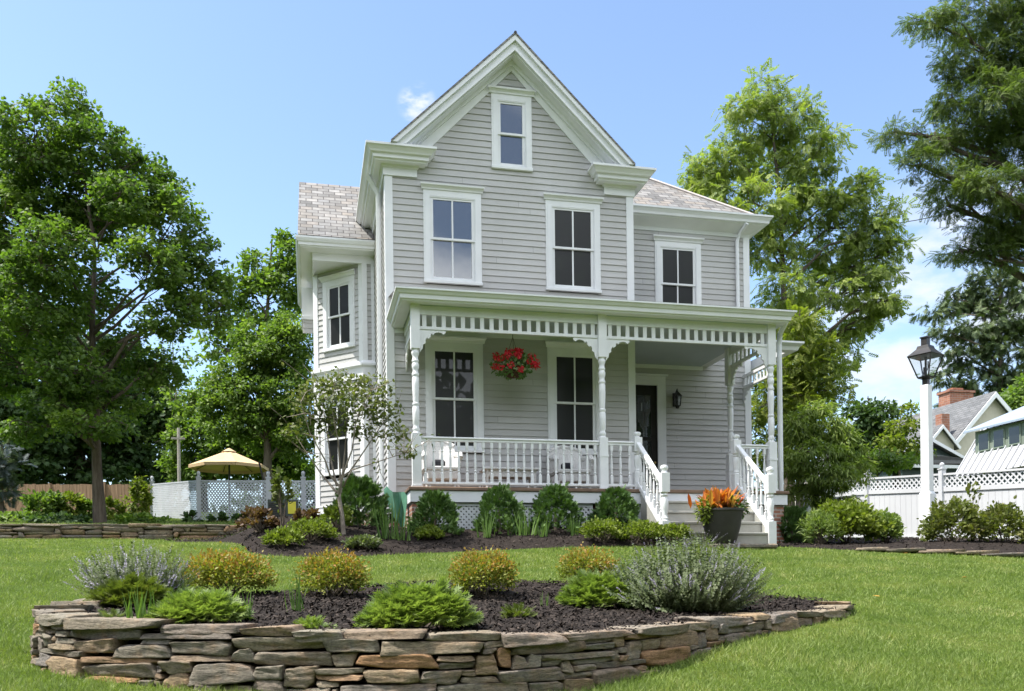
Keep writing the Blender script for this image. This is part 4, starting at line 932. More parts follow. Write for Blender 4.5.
def wicker_chair(name, x, y, z, rz, wd, label, cat, backh=.55, group=None):
    t = thing(name, (x, y, z), label, cat, group); O = np.array((x, y, z)); h = wd / 2
    def L(a, b, c): return O + (a, b, c)
    m = MB(); m.bx(x - h, x + h, y - .32, y + .3, z + .36, z + .44); m.bx(x - h + .03, x + h - .03, y - .31, y + .29, z + .2, z + .36); m.build('seat', mt['wicker'], t, bevel=.02)
    q = MB(); n = 9; V = []
    for j in range(2):
        for i in range(n):
            a = -1 + 2 * i / (n - 1); V += [L(a * h, .30 - .10 * a * a + .02 * j, z * 0 + .42), L(a * h * 1.02, .40 - .12 * a * a + .02 * j, .44 + backh * (1 - .22 * a * a))]
    Fc = []
    for j in range(2):
        for i in range(n - 1): k = j * 2 * n + 2 * i; Fc.append((k, k + 2, k + 3, k + 1))
    q.add(V, Fc); q.tube([L(-h + 2 * h * i / 8, .41 - .12 * (-1 + i / 4) ** 2, .44 + backh * (1 - .22 * (-1 + i / 4) ** 2)) for i in range(9)], .035, 8); q.build('backrest', mt['wicker'], t)
    for s in (-1, 1):
        q = MB(); q.tube([L(s * h, .3, .74), L(s * h * 1.03, .05, .69), L(s * h * 1.04, -.25, .66), L(s * h * 1.04, -.33, .6), L(s * h, -.32, .5)], [.04, .055, .06, .05, .03], 8); q.bx(x + s * h - .02, x + s * h + .02, y - .28, y + .28, z + .4, z + .64); q.build('arm', mt['wicker'], t)
        for yy in (-.29, .27): q = MB(); q.tube([L(s * (h - .03), yy, .22), L(s * (h - .02), yy * 1.05, 0)], [.028, .022], 6); q.build('leg', mt['wicker'], t)
    q = MB(); q.bx(x - .12, x + .12, y + .12, y + .22, z + .47, z + .62); q.build('wicker_gap', mt['wicker_gap'], t, bevel=.04)  # dark block standing in for a hole in the wicker back
    return t
wicker_chair('wicker_chair', .86, -.72, .03, 0, .62, 'white wicker armchair on the porch under the left window', 'wicker chair', .58, 'wicker seats along the porch')
wicker_chair('wicker_chair', 3.35, -.62, .03, 0, .66, 'white wicker armchair on the porch behind the middle post', 'wicker chair', .52, 'wicker seats along the porch')
def wicker_table(x, y, z):
    t = thing('wicker_table', (x, y, z), 'low white wicker table between the two porch armchairs', 'table')
    m = MB(); m.bx(x - .52, x + .52, y - .26, y + .26, z + .40, z + .45); m.build('tabletop', mt['wicker'], t, bevel=.015)
    m = MB(); m.bx(x - .47, x + .47, y - .22, y + .22, z + .28, z + .40); m.build('apron', mt['wicker'], t)
    for a in (-.45, .45):
        for b in (-.2, .2): m = MB(); m.tube([(x + a, y + b, z + .28), (x + a, y + b, z)], .025, 6); m.build('leg', mt['wicker'], t)
wicker_table(2.15, -.7, .03)

def hanging_basket():
    C0 = np.array((2.21, -.9, 2.33)); t = thing('hanging_basket', C0, 'hanging basket of red geraniums under the porch roof', 'hanging basket')
    m = MB(); m.lathe(C0, [(.02, -.2), (.10, -.19), (.17, -.12), (.205, -.02), (.21, 0)], 14, True); m.build('basket', surf('brown coir', (.10, .05, .035), (.06, .035, .025), .9, .1, 20), t, smooth=True)
    m = MB(); 
    for i in range(3): a = i * 2.1 + .4; m.tube([C0 + (.2 * math.cos(a), .2 * math.sin(a), 0), C0 + (0, 0, .55)], .004, 4)
    m.tube([C0 + (0, 0, .55), C0 + (0, 0, .86)], .005, 4); m.build('hanger', mt['wire'], t)
    rg = np.random.default_rng(3)
    p, d = blob_points(C0 + (0, 0, .03), (.40, .36, .21), 650, .3, rg); k = p[:, 2] > C0[2] - .17; p, d = p[k], d[k]
    V, Fx = scatter(*LEAF, p, basis(norm(d + rg.normal(size=p.shape) * .6), norm(d + (0, 0, .8))), .085 * rg.uniform(.6, 1.2, len(p))); V[:, :] -= C0; link('foliage', np_mesh('foliage', V, Fx, 3), lm['geranium'], t)
    for i in range(30):
        a = rg.uniform(0, 6.28); e = rg.uniform(-.6, 1.15); dd = np.array((math.cos(a) * math.cos(e), math.sin(a) * math.cos(e), math.sin(e))); 
        if dd[1] > .35: dd[1] *= -1
        c = C0 + dd * np.array((.44, .40, .26)) * rg.uniform(.88, 1.08) + (0, 0, .03)
        pp, q = blob_points(c, (.042, .042, .038), 30, .7, rg); V, Fx = scatter(*LEAF, pp, basis(norm(q + rg.normal(size=q.shape) * .5), q), .045 * rg.uniform(.7, 1.2, len(pp)))
        link('flower_head', np_mesh('flower_head', V - C0, Fx, 3), lm['red'], t)
hanging_basket()

def planter():
    C0 = aty(722, 543, -3.12); C0[2] = -1.06
    t = thing('planter_pot', C0, 'large round charcoal planter pot standing in front of the porch steps', 'planter pot')
    m = MB(); m.lathe(C0, [(.17, 0), (.20, .012), (.235, .06), (.305, .30), (.345, .52), (.355, .56), (.37, .565), (.37, .60), (.345, .60), (.335, .53), (.30, .52)], 28); m.build('pot', mt['pot'], t, smooth=True)
    m = MB(); m.lathe(C0, [(.33, .53), (.01, .55)], 20); m.build('soil', mt['mulch'], t)
    rg = np.random.default_rng(5); top = C0 + (0, 0, .55)
    c = thing('croton_plant', top, 'orange and yellow croton with lance leaves in the charcoal pot', 'plant'); n = 230
    base = top + rg.normal(size=(n, 3)) * (.13, .13, .0) + (-.05, 0, 0) + np.stack([np.zeros(n), np.zeros(n), rg.uniform(0, .16, n)], 1); f = norm(np.stack([rg.normal(size=n) * .6, rg.normal(size=n) * .6, rg.uniform(.4, 1.5, n)], 1))
    t4 = np.array([(0, 0, 0), (.10, .3, .03), (.09, .7, .0), (0, 1, -.08), (-.09, .7, 0), (-.10, .3, .03)]); tf4 = np.array([(0, 1, 2), (0, 2, 3), (0, 3, 4), (0, 4, 5)])
    V, Fx = scatter(t4, tf4, base, basis(f), rg.uniform(.2, .36, n)); link('foliage', np_mesh('foliage', V - top, Fx, 3), lm['croton'], c)
    s = MB(); s.tube([top - (0, 0, .02), top + (-.05, 0, .18)], .015, 5); s.build('stem', mt['bark'], c)
    for nm, lab, off, mat, fl in (('begonia_plant', 'dark green begonia with small pink and white flowers at the right rim of the pot', (.22, -.08, .05), lm['yew'], True), ('trailing_plant', 'yellow green trailing plant spilling over the left rim of the pot', (-.30, -.08, .0), lm['bright'], False)):
        o = top + off; p_ = thing(nm, o, lab, 'plant'); pp, d = blob_points(o + (0, 0, .03), (.19, .16, .14 if fl else .20), 260, .2, rg)
        V, Fx = scatter(*LEAF, pp, basis(norm(d + rg.normal(size=d.shape) * .5 + (0, 0, -.3))), .09 * rg.uniform(.6, 1.2, len(pp))); link('foliage', np_mesh('foliage', V - o, Fx, 3), mat, p_)
        if fl:
            pp, d = blob_points(o + (0, 0, .04), (.21, .17, .16), 60, .8, rg); k = d[:, 1] < .3; V, Fx = scatter(*LEAF, pp[k], basis(norm(d[k] + rg.normal(size=d[k].shape) * .5)), .06 * rg.uniform(.6, 1.1, k.sum())); link('blossoms', np_mesh('blossoms', V - o, Fx, 3), leaf_mat('pink bloom', [(.5, .12, .08), (.6, .25, .2), (.7, .6, .55)], .2), p_)
planter()

# ================================================================== DRY STONE WALLS
def cube_grid(cuts):
    bm = bmesh.new(); bmesh.ops.create_cube(bm, size=2.); bmesh.ops.subdivide_edges(bm, edges=bm.edges[:], cuts=cuts, use_grid_fill=True)
    V = np.array([v.co[:] for v in bm.verts]); bm.verts.index_update(); Fx = np.array([[v.index for v in f.verts] for f in bm.faces]); bm.free(); return V, Fx
CUBE_N = cube_grid(9); CUBE_S = cube_grid(2)
def stone_verts(tmpl, dims, seed, rough=1., taper=True):
    V = tmpl[0].copy(); r = np.random.default_rng(seed); a = np.abs(V)
    # slanted ends, wedge tops, rounded arrises
    d = np.array(dims) / 2
    rad = min(d) * .09 / d
    q = np.sign(V) * np.minimum(a, 1); ex = np.maximum(a - (1 - rad), 0) / rad; l = np.linalg.norm(ex, axis=1); s = np.where(l > 1, 1 / np.maximum(l, 1e-6), 1)
    V = np.where(a > 1 - rad, np.sign(V) * ((1 - rad) + ex * s[:, None] * rad), V)
    for q in range(6 if taper else 0):     # knock facets off corners and arrises
        n_ = r.choice([-1, 1], 3) * r.uniform(.15, 1, 3); n_ /= np.linalg.norm(n_); mxd = np.abs(n_).sum(); cut = mxd * r.uniform(.76, .95); dt = V @ n_; k = dt > cut; V = V - np.where(k, dt - cut, 0)[:, None] * n_
    P = V * d
    if taper:
        k = r.uniform(-.45, .45, 2) * min(d[2] * 1.6, d[0]); P[:, 0] += np.where(V[:, 0] > 0, k[0], k[1]) * V[:, 2] * np.abs(V[:, 0])
        P[:, 2] += (r.uniform(-.14, .14) * V[:, 0] + r.uniform(-.22, .22) * V[:, 0] * V[:, 2]) * d[2]
        P[:, 1] += r.uniform(-.012, .012) * V[:, 2] + r.uniform(-.015, .015) * V[:, 0]
    o = r.uniform(0, 100, 3)
    A = min(.016, d[2] * .22) * rough
    for i in range(len(P)):
        p = P[i]; n1 = mnoise.noise_vector(Vector((p[0] * 7 + o[0], p[1] * 7 + o[1], p[2] * 9 + o[2]))); n2 = mnoise.noise_vector(Vector((p[0] * 24 + o[1], p[1] * 24 + o[2], p[2] * 40 + o[0])))
        st_ = math.floor(p[2] * 38 + 2.2 * mnoise.noise(Vector((p[0] * 4 + o[2], p[2] * 8, o[0])))) ; p = p + np.array((0, np.sign(p[1]) * .011 * mnoise.noise(Vector((st_ * 7.3 + o[0], p[0] * 2.5 + o[1], 0))), 0))
        P[i] = p + np.array(n1) * A * .45 + np.array(n2) * A * .55
    return P
def stone_wall(t, path, zt, zb, cell, rowh, depth, tmpl, mat, seed, cap=None, maxn=100, wmin=3, wmax=12, hmax=3, lean=.0, tight=0.):
    """irregular courses: stones are packed greedily into a fine grid, wide ones first"""
    r = random.Random(seed); P = np.array(path); seg = np.linalg.norm(np.diff(P, axis=0), axis=1); S = np.concatenate([[0], np.cumsum(seg)])
    def at(s):
        s = min(max(s, 0), S[-1] - 1e-4); i = int(np.searchsorted(S, s, 'right') - 1); i = min(i, len(seg) - 1); f = (s - S[i]) / seg[i]; p = P[i] * (1 - f) + P[i + 1] * f
        a = np.array([np.interp(s + e, S, P[:, k]) - np.interp(s - e, S, P[:, k]) for k in (0, 1) for e in (.12,)]); tn = a / (np.linalg.norm(a) + 1e-9); return p, tn
    out = []
    if cap:
        s = 0.
        while s < S[-1] - .05:
            L = min(r.uniform(*cap[0]) if s > tight else r.uniform(.2, .4), S[-1] - s); h = r.uniform(*cap[1]); 
            if S[-1] - s - L < .15: L = S[-1] - s
            out.append((s + L / 2, -h / 2 + r.uniform(-.012, .012), L - .012, h - .006, depth + cap[2] + r.uniform(-.03, .03), True)); s += L
    top0 = cap[1][0] if cap else 0
    nc = int(S[-1] / cell); nr = int(1.0 / rowh); occ = np.zeros((nr, nc), bool); cand = []
    for j in range(nr):
        i = 0
        while i < nc:
            if occ[j, i]: i += 1; continue
            p, _ = at((i + .5) * cell); zt_, zb_ = zt(p), zb(p)
            if zt_ - top0 - j * rowh < zb_ - .02: i += 1; continue
            w_ = r.randint(wmin, wmax) if r.random() < .75 else r.randint(1, wmin); h_ = r.choice([1, 1, 2, 2, 3][: 2 + hmax]); h_ = min(h_, hmax)
            if (i + 2) * cell < tight: w_ = min(w_, r.randint(3, 6))
            if w_ < 4: h_ = min(h_, 2)
            w2 = 0
            while w2 < w_ and i + w2 < nc and not occ[j, i + w2]: w2 += 1
            h2 = 1
            while h2 < h_ and j + h2 < nr and not occ[j + h2, i:i + w2].any(): h2 += 1
            occ[j:j + h2, i:i + w2] = True
            out.append(((i + w2 / 2) * cell, -top0 - (j + h2 / 2) * rowh + r.uniform(-.006, .006), w2 * cell - .010, h2 * rowh - .007, depth * r.uniform(.85, 1.0), False)); i += w2
    # largest become stones of their own; small chinking stones stay one heap
    idx = sorted(range(len(out)), key=lambda q: -out[q][2] * out[q][3] * (4 if out[q][5] else 1)); big = set(idx[:maxn]); chips = []
    for q, (s, dz, L, h, dp, iscap) in enumerate(out):
        p, tn = at(s); no = np.array((tn[1], -tn[0])); z = zt(p)
        bulge = r.uniform(-.018, .018) + (.02 if iscap else 0) - lean * dz
        c = np.array((p[0] - no[0] * (dp / 2 - bulge), p[1] - no[1] * (dp / 2 - bulge), z + dz))
        V = stone_verts(tmpl, (L, dp, h), seed * 1000 + q, 1., True); a = r.uniform(-.05, .05)
        Rm = np.array(((tn[0], -no[0], 0), (tn[1], -no[1], 0), (0, 0, 1.))); Wd = V @ Rm.T
        if q in big: link('capstone' if iscap else 'stone', np_mesh('stone', Wd, tmpl[1], 4), mat, t, tuple(c - ORI[t.name]))
        else: chips.append((Wd + c, tmpl[1]))
    if chips:
        V, Fx = multi(chips); o = link('small_stones', np_mesh('small_stones', V - ORI[t.name], Fx, 4), mt['chips'], t); o['kind'] = 'stuff'
    return out
bt = thing('stone_wall', (-.3, -10.6, -2.4), 'low curved dry-stone wall of flat fieldstones holding the raised planting bed in the front lawn', 'stone wall')
front = spline(BED_F, 8)
stone_wall(bt, front, lambda p: float(bedz(p[0], p[1])) + .035, lambda p: float(gz(p[0], p[1])) - .05, .05, .045, .26, CUBE_N, mt['stone'], 4, cap=((.28, .78), (.05, .09), .09), wmin=4, wmax=13, hmax=3, lean=.12, tight=2.6)
m = MB()
for i in range(len(front) - 1):
    a, b = front[i], front[i + 1]; tn = (b - a) / np.linalg.norm(b - a); no = np.array((tn[1], -tn[0])); za = float(bedz(*a)) - .06; zb_ = float(bedz(*b)) - .06
    A0, B0 = a - no * .10, b - no * .10
    m.add([(*A0, za - .8), (*B0, zb_ - .8), (*B0, zb_), (*A0, za)], [(0, 1, 2, 3)])
m.build('wall_core', mt['mulch'], bt)
lt = thing('stone_wall', (-8, 4.0, -.6), 'long low dry-stone retaining wall across the left lawn, below the lattice fence', 'stone wall')
lp = spline([(-17, 4.3), (-13, 4.2), (-9, 4.02), (-6, 3.95), (-3.6, 3.98), (-2.85, 4.15)], 6)
stone_wall(lt, lp, lambda p: -.235, lambda p: float(gz(p[0], 3.9)) - .02, .12, .062, .3, CUBE_S, mt['far stone'], 9, cap=((.5, 1.1), (.05, .08), .05), wmin=3, wmax=8, hmax=2)
m = MB()
for i in range(len(lp) - 1):
    a, b = lp[i], lp[i + 1]; m.add([(a[0], a[1] + .12, -1), (b[0], b[1] + .12, -1), (b[0], b[1] + .12, -.28), (a[0], a[1] + .12, -.28)], [(0, 1, 2, 3)])
m.build('wall_core', mt['mulch'], lt)
# flat edging slabs in front of the right-hand bed
for i, (u, v, L) in enumerate([(872, 551, .5), (905, 552, .6), (940, 553, .7), (975, 554.5, .65), (1010, 556.5, .9)]):
    P = atg(u, v); V = stone_verts(CUBE_S, (L, .28, .06), 77 + i, 1.); a = -.45; Rm = np.array(((math.cos(a), -math.sin(a), 0), (math.sin(a), math.cos(a), 0), (0, 0, 1))); o = link('edging_stone', np_mesh('edging_stone', V @ Rm.T, CUBE_S[1], 4), mt['stone'], None, P + (0, 0, .03))
    tag(o, ['short flat edging stone nearest the porch, before the yellow green bush', 'flat edging stone on the lawn edge just left of the lamp post', 'flat edging stone on the lawn edge just right of the lamp post', 'flat edging stone below the gap between the two leggy bushes', 'longest flat edging stone, below the right leggy bush'][i], 'edging stone', 'flat stones edging the right bed')

# ================================================================== FENCES
def turned_cap(q, c, s):
    q.bx(c[0] - s * .62, c[0] + s * .62, c[1] - s * .62, c[1] + s * .62, c[2], c[2] + .03); q.lathe(c, [(s * .3, .03), (s * .25, .05), (s * .42, .10), (s * .45, .135), (s * .3, .17), (0, .185)], 10)
def vinyl_fence():
    P = [(13.05, 7.5), (13.7, 5.15), (14.2, 2.78), (14.72, .42), (15.2, -1.95)]; tz = [1.27, 1.19, 1.02, .87, .70]
    t = thing('fence', (13.7, 5.15, -.6), 'white fence of solid panels topped with lattice, running behind the lamp post', 'fence', None)
    q = MB(); s = .13
    q.bx(-s / 2, s / 2, -s / 2, s / 2, -2.1, .10); turned_cap(q, (0, 0, .10), s); pmesh = q.mesh('fence_post')
    for (x, y), z in zip(P, tz): place('fence_post', pmesh, mt['vinyl'], t, (x, y, z))
    for i in range(len(P) - 1):
        a = np.array((*P[i], 0)); b = np.array((*P[i + 1], 0)); L = np.linalg.norm(b - a); U = (b - a) / L; z0, z1 = tz[i], tz[i + 1]; sl_ = (z1 - z0) / L
        class SF(Frame):
            def p(s, u, w, n=0): return s.O + s.U * u + UP * (w + u * sl_) + s.N * n
        fr = SF(a + (0, 0, z0), U, (-U[1] * -1 * -1, U[0] * 1, 0)); fr.N = np.array((U[1], -U[0], 0))
        if fr.N[0] > 0: fr.N = -fr.N
        e = .065
        q = MB(); q.box(fr, e, L - e, -.05, .0, -.04, .04); q.box(fr, e, L - e, -.46, -.35, -.04, .04); q.box(fr, e, L - e, -1.72, -1.6, -.04, .04); q.build('fence_rail', mt['vinyl'], t)
        q = MB(); n = 13; w_ = (L - 2 * e) / n
        for k in range(n): q.box(fr, e + k * w_ + .003, e + (k + 1) * w_ - .003, -1.6, -.46, -.013, .013)
        q.build('fence_panel', mt['vinyl'], t)
        q = MB(); lattice(q, fr, e, L - e, -.35, -.05, .15, .038, .008); q.build('lattice_panel', mt['vinyl'], t)
vinyl_fence()
def lattice_fence():
    P = [(-6.07, 11.85), (-4.34, 8.3), (-1.6, 6.15), (-.4, 5.2)]; tz = [1.53, 1.25, 1.02, .95]
    t = thing('fence', (-4.34, 8.3, .1), 'pale lattice fence screening the patio, around the tan umbrella', 'fence')
    q = MB(); s = .11; q.bx(-s / 2, s / 2, -s / 2, s / 2, -1.5, .06); turned_cap(q, (0, 0, .06), s); pmesh = q.mesh('fence_post')
    mid = [((P[1][0] * .32 + P[2][0] * .68), (P[1][1] * .32 + P[2][1] * .68), 1.09)]
    for (x, y), z in list(zip(P[:3], tz)): place('fence_post', pmesh, mt['lattice shaded'], t, (x, y, z))
    place('fence_post', pmesh, mt['lattice shaded'], t, (mid[0][0], mid[0][1], mid[0][2]))
    for i in range(3):
        a = np.array((*P[i], 0)); b = np.array((*P[i + 1], 0)); L = np.linalg.norm(b - a); U = (b - a) / L; sl_ = (tz[i + 1] - tz[i]) / L
        class SF(Frame):
            def p(s, u, w, n=0): return s.O + s.U * u + UP * (w + u * sl_) + s.N * n
        fr = SF(a + (0, 0, tz[i]), U, (U[1], -U[0], 0))
        q = MB(); q.box(fr, .05, L - .05, -.04, 0, -.02, .02); q.box(fr, .05, L - .05, -1.13, -1.07, -.02, .02); q.build('fence_rail', mt['lattice shaded'], t)
        q = MB(); lattice(q, fr, .05, L - .05, -1.07, -.04, .105, .036, .007); q.build('lattice_panel', mt['lattice shaded'], t)
lattice_fence()
def board_fence():
    a, b = atd(-60, 484, 37), atd(153, 484.5, 35.5); t = thing('fence', (*a[:2], a[2] - 1.2), 'brown weathered board fence along the back of the left lawn', 'fence')
    L = np.linalg.norm(b - a); U = (b - a) / L; fr = Frame(a, U, norm(np.array((U[1], -U[0], 0)))); q = MB(); r = random.Random(2); n = int(L / .15); w_ = L / n
    for k in range(n):
        top = r.uniform(-.015, .015); q.box(fr, k * w_ + .005, (k + 1) * w_ - .005, -1.35, top, r.uniform(-.006, 0), .012 + r.uniform(0, .008))
    q.build('boards', mt['fence wood'], t)
    for k in range(5): q = MB(); q.box(fr, .2 + k * 2.4, .3 + k * 2.4, -1.4, .10 if k in (3,) else .03, .02, .11); q.build('fence_post', mt['fence wood'], t)
board_fence()

# ================================================================== LAMP POST, UMBRELLA, POLES, CABLE, BOXES
def lamp_post():
    B = np.array((10.236, -1.773, -1.0)); t = thing('lamp_post', B, 'white square wooden lamp post topped by a black glass lantern, beside the right bed', 'lamp post')
    rot = .42; c, s = math.cos(rot), math.sin(rot); U = np.array((c, s, 0)); Nn = np.array((s, -c, 0)); fr = Frame(B, U, Nn)
    m = MB(); a, b_ = .115, .085
    for (h0, h1, w0, w1) in ((-.2, .98, a, a), (.98, 1.04, a, b_ * 1.02), (1.04, 3.1, b_ * 1.02, b_ * .93)):
        P = [fr.p(x * w0, h0, y * w0) for x, y in ((-1, -1), (1, -1), (1, 1), (-1, 1))] + [fr.p(x * w1, h1, y * w1) for x, y in ((-1, -1), (1, -1), (1, 1), (-1, 1))]
        m.add(P, [(3, 2, 1, 0), (4, 5, 6, 7)] + [(i, (i + 1) % 4, (i + 1) % 4 + 4, i + 4) for i in range(4)])
    m.build('post', mt['turned'], t, bevel=.006)
    L = B + (0, 0, 3.1); fr2 = Frame(L, U, Nn)
    def ring(h, w): w = w * .80; h = h * .95; return [fr2.p(x * w, h, y * w) for x, y in ((-1, -1), (1, -1), (1, 1), (-1, 1))]
    q = MB(); q.box(fr2, -.05, .05, -.02, .14, -.05, .05)
    for (h0, w0, h1, w1) in ((.14, .135, .17, .15), (.58, .30, .60, .31), (.60, .31, .66, .24), (.66, .24, .74, .155), (.74, .155, .80, .135), (.80, .075, .96, .075), (.96, .095, .985, .095)):
        P = ring(h0, w0) + ring(h1, w1); q.add(P, [(3, 2, 1, 0), (4, 5, 6, 7)] + [(i, (i + 1) % 4, (i + 1) % 4 + 4, i + 4) for i in range(4)])
    for i in range(4): q.tube([ring(.16, .135)[i], ring(.59, .285)[i]], .014, 4)
    lf = q.build('lantern', mt['iron'], t)
    q = MB(); P = ring(.165, .125) + ring(.585, .275); q.add(P, [(i, (i + 1) % 4, (i + 1) % 4 + 4, i + 4) for i in range(4)]); q.build('glass', mt['clear'], lf)
    q = MB(); q.tube([fr2.p(0, .14, 0), fr2.p(0, .56, 0)], .022, 8); q.tube([fr2.p(.05, .3, 0), fr2.p(.09, .36, 0), fr2.p(.09, .48, 0)], .012, 6); q.tube([fr2.p(-.06, .16, 0), fr2.p(-.06, .34, 0)], .018, 6); q.build('burner', mt['iron'], lf)
lamp_post()
def umbrella():
    A = atd(229, 450, 27); B = np.array((A[0], A[1], .3)); t = thing('patio_umbrella', B, 'open tan patio umbrella behind the pale lattice fence', 'umbrella')
    R_ = 1.17; n = 8; m = MB(); V = [tuple(A)]; ze = A[2] - .50
    for i in range(n): a = 2 * math.pi * (i + .3) / n; V.append((A[0] + R_ * math.cos(a), A[1] + R_ * math.sin(a), ze))
    for i in range(n): a = 2 * math.pi * (i + .3) / n; V.append((A[0] + R_ * .995 * math.cos(a), A[1] + R_ * .995 * math.sin(a), ze - .09))
    Fc = []
    mids = []
    for i in range(n):
        j = (i + 1) % n; mid = (np.array(V[0]) + np.array(V[1 + i]) + np.array(V[1 + j])) / 3 - (0, 0, .035); V.append(tuple(mid)); k = len(V) - 1; Fc += [(0, 1 + i, k), (1 + i, 1 + j, k), (1 + j, 0, k), (1 + i, 1 + n + i, 1 + n + j, 1 + j)]
    m.add(V, Fc); m.lathe(A + (0, 0, -.06), [(.22, 0), (.05, .10), (0, .12)], 8); o = m.build('canopy', mt['canvas'], t)
    m = MB(); m.tube([B, A - (0, 0, .05)], .028, 8); m.lathe(B, [(.25, 0), (.25, .06), (.05, .1)], 12); m.build('pole', mt['iron'], t)
    for i in range(n): m = MB(); m.tube([A - (0, 0, .1), np.array(V[1 + i]) - (0, 0, .02)], .011, 4); m.build('rib', mt['iron'], t)
umbrella()
def furniture_post():
    A = atd(259, 462, 26); m = MB(); B = A - (.05, 0, 1.6)
    t = thing('parasol_stand', (B[0], B[1], B[2]), 'dark slanted metal strut standing beside the tan umbrella', 'stand'); m.tube([A, A + (.12, 0, -.55), A + (.14, 0, -1.6)], .03, 6); m.build('strut', mt['iron'], t)
    q = MB(); q.lathe(A + (.14, 0, -1.6), [(.2, 0), (.2, .05), (.04, .08)], 10); q.build('foot', mt['iron'], t)
furniture_post()
def utility_pole():
    A = atd(178.5, 428, 30); t = thing('utility_pole', (A[0], A[1], .3), 'pale slim utility pole among the trees behind the lattice fence', 'utility pole')
    m = MB(); m.tube([(A[0], A[1], .2), A], [.06, .05], 8); m.build('pole', mt['pole wood'], t, smooth=True); m = MB(); m.bx(A[0] - .22, A[0] + .22, A[1] - .13, A[1] - .09, A[2] - .4, A[2] - .33); m.build('crossarm', mt['pole wood'], t)
utility_pole()
def cable():
    a, b = atd(1100, 150, 40), atd(820, 228, 46); m = MB(); n = 24; m.tube([a * (1 - i / n) + b * (i / n) - (0, 0, 1.0 * math.sin(math.pi * i / n)) for i in range(n + 1)], .02, 5)
    o = m.build('power_line', mt['wire'], None, tuple((a + b) / 2)); tag(o, 'thin black overhead cable crossing the sky between the right-hand trees', 'cable')
cable()
def ac_unit():
    c = np.array((-2.05, 4.9, -.30)); t = thing('air_conditioner', c, 'dark grey green metal cabinet with a yellow sticker, beside the lattice fence', 'air conditioner')
    m = MB(); m.bx(c[0] - .36, c[0] + .33, c[1] - .3, c[1] + .3, c[2], c[2] + .70); m.build('cabinet', mt['cabinet'], t, bevel=.02)
    m = MB()
    for k in range(12): m.bx(c[0] - .33, c[0] + .05, c[1] - .315, c[1] - .301, c[2] + .06 + k * .048, c[2] + .085 + k * .048)
    m.build('louvre', mt['iron'], t); m = MB(); m.bx(c[0] + .10, c[0] + .28, c[1] - .312, c[1] - .302, c[2] + .36, c[2] + .64); m.build('sticker', mt['yellow'], t)
ac_unit()
def tarp():
    u0 = np.array((0, -.95, 0)); m = MB()
    # a stiff folded sheet leaning on the porch corner: ridge high at the left, tapering to the right foot
    g = []; nu, nv = 9, 12; B = aty(396, 523, -1.0); pxm = F / ((B - CAM) @ FW)
    for j in range(nv):
        v = j / (nv - 1)
        l, r_ = 384 + 14 * v ** 1.5, 407 - 3 * v * v; top = 487 + (0)
        for i in range(nu):
            q = i / (nu - 1); u = l + (r_ - l) * q; vv = (492 - 6 * math.exp(-((q - .12) / .14) ** 2)) + (525 - 490) * v
            y = -1.0 + .10 * math.cos(q * 9) * (1 - .5 * v) - .18 * v; P = aty(u, vv, y); g.append(P)
    Fc = [(j * nu + i, j * nu + i + 1, (j + 1) * nu + i + 1, (j + 1) * nu + i) for j in range(nv - 1) for i in range(nu - 1)]
    k = len(g); back = [p + np.array((0, .04, 0)) for p in g]; m.add(g + back, Fc + [tuple(reversed([x + k for x in f])) for f in Fc])
    o = m.build('garden_tarp', mt['tarp'], None, tuple(B), smooth=True); tag(o, 'folded green sheet standing against the left corner of the porch', 'tarp')
tarp()

